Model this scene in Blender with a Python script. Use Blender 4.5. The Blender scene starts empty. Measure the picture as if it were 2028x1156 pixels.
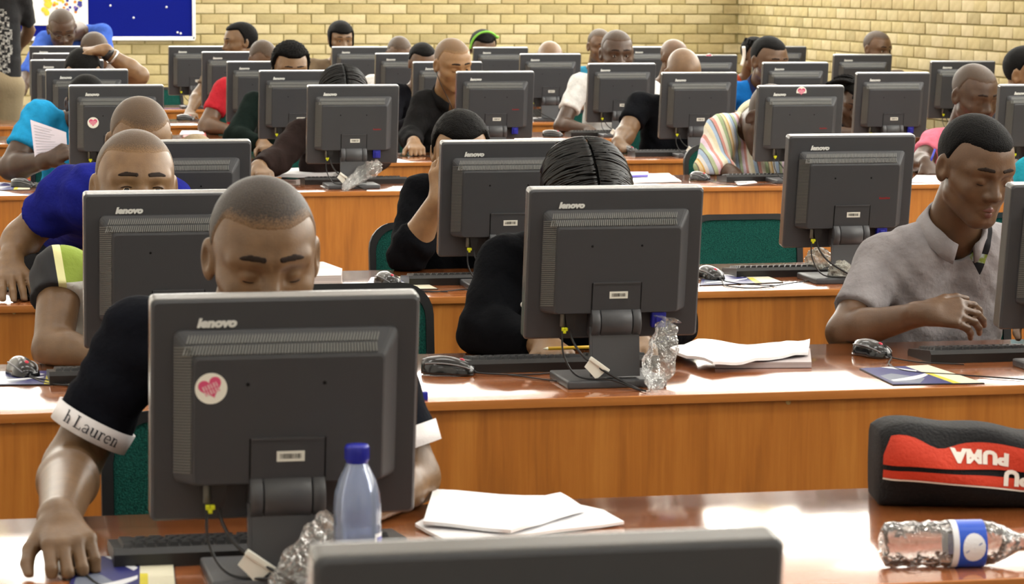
import bpy, bmesh, math, random
import numpy as np
from mathutils import Vector, Matrix
random.seed(7)
S = bpy.context.scene
C = S.collection
R = math.radians

# ------------------------------------------------------------------ camera
F_PX, CX, CY = 5500.0, 1014.0, 578.0
CAM = np.array([0.0, 0.0, 1.66])
YAW, PITCH, ROLL = R(12.0), math.atan(618 / F_PX), R(0.2)
fw = np.array([math.sin(YAW)*math.cos(PITCH), math.cos(YAW)*math.cos(PITCH), -math.sin(PITCH)])
rt0 = np.array([math.cos(YAW), -math.sin(YAW), 0.0]); up0 = np.cross(rt0, fw)
rt = rt0*math.cos(ROLL) + up0*math.sin(ROLL); up = -rt0*math.sin(ROLL) + up0*math.cos(ROLL)
cd = bpy.data.cameras.new('camera'); cam = bpy.data.objects.new('camera', cd); C.objects.link(cam)
cd.sensor_width = 36.0; cd.lens = F_PX/2028*36.0; cd.clip_start = 0.05; cd.clip_end = 200
cam.matrix_world = Matrix(((rt[0], up[0], -fw[0], CAM[0]), (rt[1], up[1], -fw[1], CAM[1]), (rt[2], up[2], -fw[2], CAM[2]), (0, 0, 0, 1)))
cd.dof.use_dof = True; cd.dof.focus_distance = 8.2; cd.dof.aperture_fstop = 13.0
S.camera = cam
S.view_settings.view_transform = 'Standard'; S.view_settings.look = 'None'
S.view_settings.exposure = 0.0; S.view_settings.gamma = 1.0; S.view_settings.use_curve_mapping = False
S.cycles.use_denoising = True
S.cycles.max_bounces = 7; S.cycles.transparent_max_bounces = 12

def ray(px, py): return fw*F_PX + rt*(px-CX) - up*(py-CY)
def at_z(px, py, z):
    d = ray(px, py); return Vector(CAM + d*((z-CAM[2])/d[2]))
def at_y(px, py, y):
    d = ray(px, py); return Vector(CAM + d*(y/d[1]))
def proj(p):
    q = np.array(p) - CAM; z = q @ fw
    return CX + F_PX*(q @ rt)/z, CY - F_PX*(q @ up)/z

# ------------------------------------------------------------------ world and room lights
W = bpy.data.worlds.new('world'); S.world = W; W.use_nodes = True
W.node_tree.nodes['Background'].inputs[0].default_value = (1, 0.97, 0.92, 1)
W.node_tree.nodes['Background'].inputs[1].default_value = 0.25
WALL_Y = 23.6; WALL_X = 7.05; LEFT_X = -3.2; NEAR_Y = -2.5; CEIL = 5.4
LAMP_POWER = 22.0; WINDOW_GLOW = 6.2
def area(name, loc, rot, sx, sy, power, col=(1, 1, 1)):
    l = bpy.data.lights.new(name, 'AREA'); l.shape = 'RECTANGLE'; l.size = sx; l.size_y = sy
    l.energy = power; l.color = col
    o = bpy.data.objects.new(name, l); C.objects.link(o); o.location = loc; o.rotation_euler = rot
    return o

# ------------------------------------------------------------------ materials
def lin(c):
    if isinstance(c, str):
        c = [int(c[i:i+2], 16)/255 for i in (0, 2, 4)]
    return tuple((x/12.92 if x <= 0.04045 else ((x+0.055)/1.055)**2.4) for x in c) + (1.0,)
MATS = {}
def mat(name, col, rough=0.5, spec=0.5, metal=0.0, noise=None, bump=None, emit=None, coat=0.0, trans=0.0, alpha=1.0, ior=1.45, sheen=0.0):
    """noise=(scale xyz or float, second colour, contrast lo, hi); bump=(scale, strength)"""
    if name in MATS: return MATS[name]
    m = bpy.data.materials.new(name); m.use_nodes = True; nt = m.node_tree; b = nt.nodes['Principled BSDF']
    b.inputs['Base Color'].default_value = lin(col); b.inputs['Roughness'].default_value = rough
    b.inputs['Specular IOR Level'].default_value = spec; b.inputs['Metallic'].default_value = metal
    b.inputs['Coat Weight'].default_value = coat; b.inputs['Coat Roughness'].default_value = 0.08
    b.inputs['Transmission Weight'].default_value = trans; b.inputs['Alpha'].default_value = alpha; b.inputs['IOR'].default_value = ior
    if sheen: b.inputs['Sheen Weight'].default_value = sheen
    if emit: b.inputs['Emission Color'].default_value = lin(col); b.inputs['Emission Strength'].default_value = emit
    tc = None
    def mapped(scale):
        nonlocal tc
        if tc is None: tc = nt.nodes.new('ShaderNodeTexCoord')
        mp = nt.nodes.new('ShaderNodeMapping')
        mp.inputs['Scale'].default_value = scale if isinstance(scale, tuple) else (scale,)*3
        nt.links.new(tc.outputs['Object'], mp.inputs[0]); return mp
    if noise:
        mp = mapped(noise[0]); n = nt.nodes.new('ShaderNodeTexNoise'); n.inputs['Scale'].default_value = 1; n.inputs['Detail'].default_value = 5
        nt.links.new(mp.outputs[0], n.inputs[0])
        r = nt.nodes.new('ShaderNodeValToRGB'); r.color_ramp.elements[0].position = noise[2]; r.color_ramp.elements[1].position = noise[3]
        r.color_ramp.elements[0].color = lin(noise[1]); r.color_ramp.elements[1].color = lin(col)
        nt.links.new(n.outputs[0], r.inputs[0]); nt.links.new(r.outputs[0], b.inputs['Base Color'])
    if bump:
        mp = mapped(bump[0]); n = nt.nodes.new('ShaderNodeTexNoise'); n.inputs['Scale'].default_value = 1; n.inputs['Detail'].default_value = 3
        nt.links.new(mp.outputs[0], n.inputs[0])
        bp = nt.nodes.new('ShaderNodeBump'); bp.inputs['Strength'].default_value = bump[1]; bp.inputs['Distance'].default_value = 0.01
        nt.links.new(n.outputs[0], bp.inputs['Height']); nt.links.new(bp.outputs[0], b.inputs['Normal'])
    MATS[name] = m; return m
def wood(name, c1, c2, c3, sc, rough, coat=0.0):
    m = bpy.data.materials.new(name); m.use_nodes = True; nt = m.node_tree; b = nt.nodes['Principled BSDF']
    tc = nt.nodes.new('ShaderNodeTexCoord'); out = []
    for k, (s, d) in enumerate(((sc, 6), (tuple(x*5 for x in sc), 3))):
        mp = nt.nodes.new('ShaderNodeMapping'); mp.inputs['Scale'].default_value = s
        n = nt.nodes.new('ShaderNodeTexNoise'); n.inputs['Scale'].default_value = 1; n.inputs['Detail'].default_value = d; n.inputs['Distortion'].default_value = 0.6
        nt.links.new(tc.outputs['Object'], mp.inputs[0]); nt.links.new(mp.outputs[0], n.inputs[0]); out.append(n)
    mx = nt.nodes.new('ShaderNodeMath'); mx.operation = 'MULTIPLY_ADD'; mx.inputs[1].default_value = 0.45
    nt.links.new(out[1].outputs[0], mx.inputs[0])
    sb = nt.nodes.new('ShaderNodeMath'); sb.operation = 'SUBTRACT'; sb.inputs[1].default_value = 0.22
    nt.links.new(out[0].outputs[0], sb.inputs[0]); nt.links.new(sb.outputs[0], mx.inputs[2])
    r = nt.nodes.new('ShaderNodeValToRGB'); e = r.color_ramp.elements
    e[0].position = 0.3; e[0].color = lin(c1); e[1].position = 0.72; e[1].color = lin(c3)
    x = e.new(0.5); x.color = lin(c2)
    nt.links.new(mx.outputs[0], r.inputs[0]); nt.links.new(r.outputs[0], b.inputs['Base Color'])
    b.inputs['Roughness'].default_value = rough; b.inputs['Coat Weight'].default_value = coat; b.inputs['Coat Roughness'].default_value = 0.1; b.inputs['Coat IOR'].default_value = 1.9
    return m

# ------------------------------------------------------------------ mesh helpers
class MB:
    """collects simple shapes and links them as one mesh object"""
    def __init__(s): s.v = []; s.f = []; s.mi = []; s.sm = []
    def add(s, vs, fs, mi=0, smooth=False):
        o = len(s.v); s.v += [tuple(p) for p in vs]; s.f += [tuple(i+o for i in f) for f in fs]
        s.mi += [mi]*len(fs); s.sm += [smooth]*len(fs); return s
    def box(s, x0, x1, y0, y1, z0, z1, mi=0, M=None):
        vs = [(x, y, z) for x in (x0, x1) for y in (y0, y1) for z in (z0, z1)]
        if M is not None: vs = [tuple(M @ Vector(p)) for p in vs]
        return s.add(vs, [(0, 1, 3, 2), (4, 6, 7, 5), (0, 4, 5, 1), (2, 3, 7, 6), (0, 2, 6, 4), (1, 5, 7, 3)], mi)
    def rbox(s, x0, x1, y0, y1, z0, z1, b, mi=0, M=None):
        """box with all edges chamfered"""
        bm = bmesh.new(); bmesh.ops.create_cube(bm, size=1)
        for v in bm.verts: v.co = ((x0+x1)/2+v.co.x*(x1-x0), (y0+y1)/2+v.co.y*(y1-y0), (z0+z1)/2+v.co.z*(z1-z0))
        bmesh.ops.bevel(bm, geom=list(bm.edges), offset=b, segments=2, affect='EDGES', profile=0.6)
        if M is not None: bmesh.ops.transform(bm, matrix=M, verts=bm.verts)
        bm.verts.index_update(); s.add([v.co[:] for v in bm.verts], [[v.index for v in f.verts] for f in bm.faces], mi, True); bm.free(); return s
    def prism(s, pts, y0, y1, mi=0, M=None, axis=1, smooth=False):
        """outline pts (two coords) extruded along axis"""
        n = len(pts); vs = []
        for y in (y0, y1):
            for a, b in pts:
                p = [a, b]; p.insert(axis, y); vs.append(tuple(M @ Vector(p)) if M is not None else tuple(p))
        fs = [tuple(range(n))[::-1], tuple(range(n, 2*n))] + [(i, (i+1) % n, n+(i+1) % n, n+i) for i in range(n)]
        return s.add(vs, fs, mi, smooth)
    def loft(s, rings, mi=0, cap=True, smooth=True, closed=False):
        n = len(rings[0]); vs = [p for r in rings for p in r]; fs = []
        m = len(rings)
        for k in range(m if closed else m-1):
            a, b = k*n, ((k+1) % m)*n
            fs += [(a+i, a+(i+1) % n, b+(i+1) % n, b+i) for i in range(n)]
        if cap and not closed: fs += [tuple(range(n))[::-1], tuple(range((m-1)*n, m*n))]
        return s.add(vs, fs, mi, smooth)
    def lathe(s, prof, seg=20, mi=0, M=None, smooth=True):
        rings = []
        for r, z in prof:
            ring = [Vector((r*math.cos(2*math.pi*i/seg), r*math.sin(2*math.pi*i/seg), z)) for i in range(seg)]
            rings.append([tuple(M @ p) if M is not None else tuple(p) for p in ring])
        return s.loft(rings, mi, True, smooth)
    def tube(s, pts, r, seg=8, mi=0):
        pts = [Vector(p) for p in pts]; rings = []; n0 = None
        for i, p in enumerate(pts):
            t = (pts[min(i+1, len(pts)-1)]-pts[max(i-1, 0)]).normalized()
            if n0 is None: n0 = t.orthogonal().normalized()
            n0 = (n0 - t*n0.dot(t)).normalized(); b = t.cross(n0)
            rr = r[i] if isinstance(r, (list, tuple)) else r
            rings.append([tuple(p+(n0*math.cos(2*math.pi*k/seg)+b*math.sin(2*math.pi*k/seg))*rr) for k in range(seg)])
        return s.loft(rings, mi)
    def mesh(s, name, mats):
        me = bpy.data.meshes.new(name); me.from_pydata(s.v, [], s.f)
        for m in (mats if isinstance(mats, (list, tuple)) else [mats]): me.materials.append(m)
        me.polygons.foreach_set('material_index', s.mi); me.polygons.foreach_set('use_smooth', s.sm)
        bm = bmesh.new(); bm.from_mesh(me); bmesh.ops.recalc_face_normals(bm, faces=bm.faces); bm.to_mesh(me); bm.free()
        me.update(); return me
    def obj(s, name, mats, parent=None): return link(name, s.mesh(name, mats), parent)
def link(name, me, parent=None):
    o = bpy.data.objects.new(name, me); C.objects.link(o)
    if parent is not None: o.parent = parent
    return o
def tag(o, label=None, cat=None, group=None, kind=None):
    if label: o['label'] = label
    if cat: o['category'] = cat
    if group: o['group'] = group
    if kind: o['kind'] = kind
    return o
def thing(name, label, cat, loc=(0, 0, 0), rz=0.0, group=None):
    o = bpy.data.objects.new(name, None); C.objects.link(o); o.location = loc; o.rotation_euler = (0, 0, rz)
    o.empty_display_size = 0.1
    return tag(o, label, cat, group)
def copy_tree(o, parent=None):
    c = o.copy(); C.objects.link(c)
    if parent is not None: c.parent = parent
    for ch in list(o.children): copy_tree(ch, c)
    return c
def smooth_curve(pts, n=8):
    """Catmull-Rom through pts"""
    P = [Vector(p) for p in pts]; P = [P[0]*2-P[1]] + P + [P[-1]*2-P[-2]]; out = []
    for i in range(1, len(P)-2):
        for k in range(n):
            t = k/n; a, b, c, d = P[i-1], P[i], P[i+1], P[i+2]
            out.append(0.5*((2*b)+(c-a)*t+(2*a-5*b+4*c-d)*t*t+(3*b-a-3*c+d)*t**3))
    out.append(P[-2]); return out
def text_mesh(txt, size, depth=0.0004, shear=0.0, bold=0.0, spacing=1.0, wx=1.0):
    """flat lettering in the xy plane, centred, turned into vertex / face lists"""
    cu = bpy.data.curves.new('lettering', 'FONT'); cu.body = txt; cu.size = size; cu.shear = shear; cu.offset = bold
    cu.space_character = spacing; cu.extrude = depth; cu.resolution_u = 3; cu.align_x = 'CENTER'; cu.align_y = 'CENTER'
    o = bpy.data.objects.new('lettering', cu); C.objects.link(o)
    bpy.context.view_layer.update()
    me = o.evaluated_get(bpy.context.evaluated_depsgraph_get()).to_mesh()
    v = [(p.co.x*wx, p.co.y, p.co.z) for p in me.vertices]; f = [tuple(p.vertices) for p in me.polygons]
    o.to_mesh_clear(); bpy.data.objects.remove(o); bpy.data.curves.remove(cu); return v, f
FACE = Matrix(((1, 0, 0, 0), (0, 0, -1, 0), (0, 1, 0, 0), (0, 0, 0, 1)))   # xy lettering -> standing, facing -Y
# ------------------------------------------------------------------ setting
M_mortar = mat('mortar', 'a09468', 0.9, 0.2, noise=((30, 30, 30), '8e8256', 0.3, 0.7))
M_brick = [mat('brick_%d' % i, c, 0.85, 0.25, noise=((9, 9, 14), d, 0.25, 0.7), bump=(60.0, 0.25))
           for i, (c, d) in enumerate((('bfb189', 'ac9e75'), ('b8a87d', 'a4946a'), ('c7b993', 'b3a57f'), ('ad9f76', '978a61'), ('bdae81', 'a8996d')))]
M_white = mat('white_paint', 'e8e6e0', 0.6)
M_frame = mat('window_frame', 'd8d8d4', 0.4)
M_glass_lit = mat('daylit_glass', 'fffdf6', 0.3, emit=WINDOW_GLOW)
M_floor = mat('floor_tile', '8f877a', 0.35, noise=((3, 3, 3), '7c7468', 0.3, 0.7))
M_ceil = mat('ceiling_paint', 'ecebe6', 0.8)

def structure(o): o['kind'] = 'structure'; return o
structure(MB().box(LEFT_X-.2, WALL_X+.3, NEAR_Y-.2, WALL_Y+.3, -0.12, 0).obj('floor', M_floor))
structure(MB().box(LEFT_X-.2, WALL_X+.3, NEAR_Y-.2, WALL_Y+.3, CEIL, CEIL+.12).obj('ceiling', M_ceil))
structure(MB().box(LEFT_X-.2, LEFT_X, NEAR_Y-.2, WALL_Y+.2, 0, CEIL).obj('wall_left', M_white))
structure(MB().box(LEFT_X-.2, WALL_X+.3, NEAR_Y-.2, NEAR_Y, 0, CEIL).obj('wall_near', M_white))
# back wall: mortar core, single bricks where the photo shows them, the rest as one field of bricks
wb = MB()
WIN_Z0, WIN_Z1 = 2.0, 5.2
wb.box(LEFT_X-.2, WALL_X+.3, WALL_Y, WALL_Y+.2, 0, WIN_Z0)
wb.box(LEFT_X-.2, WALL_X+.3, WALL_Y, WALL_Y+.2, WIN_Z1, CEIL)
wall_back = structure(wb.obj('wall_back', M_mortar))
wr = MB().box(WALL_X, WALL_X+.2, NEAR_Y-.2, WALL_Y, 0, WIN_Z0).box(WALL_X, WALL_X+.2, NEAR_Y-.2, WALL_Y, WIN_Z1, CEIL).box(WALL_X, WALL_X+.2, NEAR_Y-.2, 1.6, WIN_Z0, WIN_Z1)
wall_right = structure(wr.obj('wall_right', M_mortar))
BL, BH, BJ = 0.235, 0.0853, 0.011        # brick pitch along, course pitch, joint
rnd = random.Random(3)
brick_me = {}
def brick_mesh(axis, half):
    key = (axis, half)
    if key not in brick_me:
        out = []
        for k in range(5):
            L = (BL*(0.5 if half else 1)-BJ)/2; h = (BH-BJ)/2; mb = MB()
            if axis == 'x': mb.rbox(-L, L, -0.009, 0.03, -h, h, 0.003)
            else: mb.rbox(-0.009, 0.03, -L, L, -h, h, 0.003)
            out.append(mb.mesh('brick', M_brick[k]))
        brick_me[key] = out
    return brick_me[key]
def brick_wall(wall, axis, a0, a1, seen):
    field = MB(); n_obj = 0
    for j in range(int(2.0/BH)):
        z = j*BH + BH/2; off = (j % 2)*BL/2 + rnd.uniform(-.008, .008)
        a = a0 - off
        while a < a1:
            c = a + BL/2; a += BL
            if c - BL/2 < a0: continue
            if c + BL/2 > a1:
                lo, hi = c-BL/2+BJ/2, a1-.001; h = (BH-BJ)/2
                if hi-lo > .02 and z < 2.0:
                    if axis == 'x': field.box(lo, hi, WALL_Y-.012, WALL_Y+.01, z-h, z+h, j % 5)
                    else: field.box(WALL_X-.012, WALL_X+.01, lo, hi, z-h, z+h, j % 5)
                continue
            p = Vector((c, WALL_Y, z)) if axis == 'x' else Vector((WALL_X, c, z))
            px, py = proj(p)
            k = rnd.choices(range(5), (5, 4, 3, 2, 4))[0]; dz = rnd.uniform(-.003, .003)
            if seen(px, py) and n_obj < 300:
                o = link('brick', brick_mesh(axis, False)[k], wall); n_obj += 1
                o.location = p + (Vector((0, dz, 0)) if axis == 'x' else Vector((dz, 0, 0)))
            elif z < 2.0:
                L = (BL-BJ)/2; h = (BH-BJ)/2
                if axis == 'x': field.box(c-L, c+L, WALL_Y-.012+dz, WALL_Y+.01, z-h, z+h, k)
                else: field.box(WALL_X-.012+dz, WALL_X+.01, c-L, c+L, z-h, z+h, k)
    f = field.obj('brick_field', M_brick, wall); f['kind'] = 'stuff'
brick_wall(wall_back, 'x', LEFT_X, WALL_X-.012, lambda x, y: -10 < x < 1500 and -12 < y < 185 and (x > 370 or y > 60))
brick_wall(wall_right, 'y', 8.0, WALL_Y-.012, lambda x, y: 1480 < x < 2045 and -14 < y < 185)
# high windows in the back wall
nwin = 5; ww = (WALL_X-LEFT_X-.4)/nwin
for i in range(nwin):
    x0 = LEFT_X+.2+i*ww; w = structure(MB().box(x0+.06, x0+ww-.06, WALL_Y+.06, WALL_Y+.1, WIN_Z0+.06, WIN_Z1-.06).obj('window_%d' % (i+1), M_glass_lit))
    fr = MB()
    for a, b in ((x0, x0+.07), (x0+ww/2-.025, x0+ww/2+.025), (x0+ww-.07, x0+ww)): fr.box(a, b, WALL_Y+.01, WALL_Y+.12, WIN_Z0, WIN_Z1)
    for a, b in ((WIN_Z0, WIN_Z0+.07), (3.5, 3.55), (WIN_Z1-.07, WIN_Z1)): fr.box(x0, x0+ww, WALL_Y, WALL_Y+.11, a, b)
    fr.obj('window_frame', M_frame, w)
nw2 = 10; w2 = (WALL_Y-1.8)/nw2
for i in range(nw2):
    y0 = 1.6+i*w2; w = structure(MB().box(WALL_X+.06, WALL_X+.1, y0+.06, y0+w2-.06, WIN_Z0+.06, WIN_Z1-.06).obj('window_%d' % (nwin+i+1), M_glass_lit))
    fr = MB()
    for a, b in ((y0, y0+.07), (y0+w2/2-.025, y0+w2/2+.025), (y0+w2-.07, y0+w2)): fr.box(WALL_X+.01, WALL_X+.12, a, b, WIN_Z0, WIN_Z1)
    for a, b in ((WIN_Z0, WIN_Z0+.07), (3.5, 3.55), (WIN_Z1-.07, WIN_Z1)): fr.box(WALL_X, WALL_X+.11, y0, y0+w2, a, b)
    fr.obj('window_frame', M_frame, w)
tr = structure(MB().box(LEFT_X, LEFT_X+.2, WALL_Y, WALL_Y+.2, WIN_Z0, WIN_Z1).box(WALL_X-.2, WALL_X+.2, WALL_Y, WALL_Y+.2, WIN_Z0, WIN_Z1).obj('trim_1', M_white))
# ceiling lamps
M_diff = mat('lamp_diffuser', 'ffffff', 0.4, emit=4.0)
M_house = mat('lamp_housing', 'dddddd', 0.4)
lamp_a = MB().rbox(-.75, .75, -.17, .17, -.09, 0, .01).mesh('lamp_housing', M_house)
lamp_b = MB().rbox(-.72, .72, -.14, .14, -.1, -.085, .006).mesh('lamp_diffuser', M_diff)
for iy in range(7):
    for ix in range(4):
        x = LEFT_X+1.4+ix*2.5; y = 0.2+iy*3.6
        o_ = ('first', 'second', 'third', 'fourth', 'fifth', 'sixth', 'seventh')
        t = thing('ceiling_lamp', 'long white fluorescent ceiling lamp, %s row from the camera, %s from the left wall' % (o_[iy], o_[ix]), 'lamp', (x, y, CEIL-.01), 0, 'ceiling lamps')
        link('lamp_housing', lamp_a, t); link('lamp_diffuser', lamp_b, t)
        a = area('lamp_light', (0, 0, -.12), (0, 0, 0), 1.44, .28, LAMP_POWER, (1, .97, .9)); a.parent = t

# noticeboard on the back wall
def wallpt(px, py, d=0.0): return at_y(px, py, WALL_Y-d)
M_felt = mat('blue_felt', '101c7e', 0.95, 0.1, noise=((200, 200, 200), '0c1468', .3, .7), bump=(400.0, .3))
M_alu = mat('white_trim', 'e3e6e8', 0.35)
M_poster = mat('poster_paper', 'eeeee8', 0.5)
p0 = wallpt(-60, -60); p1 = wallpt(383, 73)
nb = thing('noticeboard', 'blue felt noticeboard in a white frame on the brick wall', 'noticeboard', (p0.x, WALL_Y-.012, p1.z))
bw, bh = p1.x-p0.x, p0.z-p1.z
MB().box(0, bw, -.02, 0, 0, bh).obj('felt_panel', M_felt, nb)
fr = MB()
fr.rbox(-.02, bw+.01, -.035, 0, -.03, .004, .004); fr.rbox(bw-.012, bw+.016, -.035, 0, -.02, bh+.02, .004); fr.rbox(-.03, -.0, -.035, 0, -.02, bh+.02, .004); fr.rbox(-.02, bw, -.035, 0, bh, bh+.03, .004)
fr.obj('board_frame', M_alu, nb)
for px, py in ((218, 11), (329, 14), (264, 35), (351, 64), (357, 66), (78, 22)):
    q = wallpt(px, py); MB().lathe([(.001, .008), (.008, .006), (.009, .002), (.004, 0)], 10, M=Matrix.Translation((q.x-p0.x, -.02, q.z-p1.z)) @ Matrix.Rotation(R(90), 4, 'X')).obj('push_pin', M_alu, nb)
a0 = wallpt(-56, -57); a1 = wallpt(174, 50)
po = thing('poster', 'white map poster with coloured dots pinned to the noticeboard', 'poster', (a0.x, WALL_Y-.0365, a1.z))
MB().box(0, a1.x-a0.x, -.003, 0, 0, a0.z-a1.z).obj('sheet', M_poster, po)
dots = {c: MB() for c in ('d8c23a', 'c97b2e', '39398c', '7b5fa8')}
dr = random.Random(5)
for k in range(120):
    px = dr.uniform(84, 162); py = dr.uniform(-40, 42)
    if (px-125)**2/38**2+(py+2)**2/34**2 > 1: continue
    q = wallpt(px, py); c = dr.choice(list(dots)) if px > 125 else dr.choice(['d8c23a', 'c97b2e', 'd8c23a'])
    dots[c].lathe([(.013, 0), (.013, .001+k*.00001)], 8, M=Matrix.Translation((q.x-a0.x, -.003-k*.00004, q.z-a1.z)) @ Matrix.Rotation(R(90), 4, 'X'), smooth=False)
for c, mb in dots.items():
    o = mb.obj('printed_dots', mat('ink_'+c, c, .5), po); o['kind'] = 'stuff'
ym = MB()
for k in range(10):
    q = wallpt(dr.uniform(86, 100), dr.uniform(-20, 30)); ym.lathe([(.022, 0), (.022, .0008)], 9, M=Matrix.Translation((q.x-a0.x, -.0085-k*.0002, q.z-a1.z)) @ Matrix.Rotation(R(90), 4, 'X'), smooth=False)
ym.obj('printed_dots', mat('ink_d8c23a', 'd8c23a', .5), po)['kind'] = 'stuff'

# ------------------------------------------------------------------ desks
DESK_Z = 0.73
ROWS = {0: 2.02, 1: 4.02, 2: 5.99, 3: 8.0, 4: 12.1, 5: 14.0, 6: 15.9, 7: 17.8, 8: 19.9}
DEEP = 0.79
M_top = wood('desk_top_wood', '95542a', 'a86234', 'b87342', (1.2, 26, 26), 0.15, 1.0)
M_panel = wood('desk_panel_wood', '995c1f', 'ac6925', 'ba7830', (16, 16, 1.0), 0.42)
M_edge = mat('desk_edge_band', 'b9773a', 0.35, noise=((2, 60, 60), 'a5652c', .3, .7))
M_cap = mat('screw_cap', 'b89a66', .5)
names = {0: 'closest to the camera, under the cut-off monitor', 1: 'in the front row, holding the red bag and two bottles', 2: 'in the second row, behind the smiling man',
         3: 'in the third row, with the black cap at its left end', 4: 'in the fourth row, in front of the striped shirt', 5: 'in the fifth row, in front of the man in a black shirt',
         6: 'in the sixth row, in front of the man in a white T-shirt', 7: 'in the seventh row, by the woman in profile', 8: 'in the last row, nearest the brick wall'}
for r, y in ROWS.items():
    x0, x1 = -1.6, 6.55
    d = thing('computer_desk', 'long orange desk ' + names[r], 'desk', (0, y, 0), 0, 'rows of computer desks')
    MB().rbox(x0, x1, 0.004, DEEP, DESK_Z-.018, DESK_Z, .002).obj('desktop', M_top, d)
    MB().rbox(x0, x1, -.002, .006, DESK_Z-.02, DESK_Z+.0005, .0015).obj('edge_band', M_edge, d)
    MB().box(x0+.01, x1-.01, .012, .03, .06, DESK_Z-.019).obj('front_panel', M_panel, d)
    for xs in (x0+.02, x0+2.0, x0+4.1, x0+6.2, x1-.05): MB().box(xs, xs+.03, .031, .42, 0, DESK_Z-.019).obj('side_panel', M_panel, d)
    if r in (2, 3):
        for px, py in {2: ((1072, 800), (1561, 796), (26, 834)), 3: ((28, 618), )}[r]:
            q = at_y(px, py, y+.012)
            MB().lathe([(.006, 0), (.006, .0015), (.001, .002)], 12, M=Matrix.Translation((q.x, .012, q.z)) @ Matrix.Rotation(R(90), 4, 'X')).obj('screw_cap', M_cap, d)
# ------------------------------------------------------------------ computer monitors
M_shell = mat('black_monitor_plastic', '3b3c3f', 0.45, 0.4, bump=(900.0, .12))
M_rib = mat('monitor_vent_rib', '63635f', 0.45)
M_bezel = mat('bezel_plastic', '565654', 0.22, 0.8)
M_dark = mat('dark_gap', '0d0d0e', 0.8, .2)
M_stand = mat('stand_plastic', '424346', 0.4, bump=(900.0, .1))
M_logo = mat('logo_silver', 'd9dad6', 0.35)
M_label = mat('label_paper', 'dcdcd2', 0.5)
M_ink = mat('label_ink', '3a3a36', 0.6)
M_redmk = mat('red_mark', '7d2224', 0.5)
M_cable = mat('black_cable', '1b1b1c', 0.45)
M_grey = mat('grey_plug', '5f6058', 0.5)
M_yel = mat('yellow_tag', 'c9cf1d', 0.5)
M_vga = mat('blue_plug', '23278f', 0.4)
M_screen = mat('lcd_screen', '16202c', 0.15)
M_stick = mat('sticker_white', 'ecebdf', 0.4)
M_pink = mat('sticker_pink', 'd6527a', 0.45)
M_pale = mat('sticker_pale', 'e6b7be', 0.45)
MW, MH = 0.41, 0.352
TILT = R(9)
PZ = 0.10                                   # panel bottom above the desk
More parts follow.
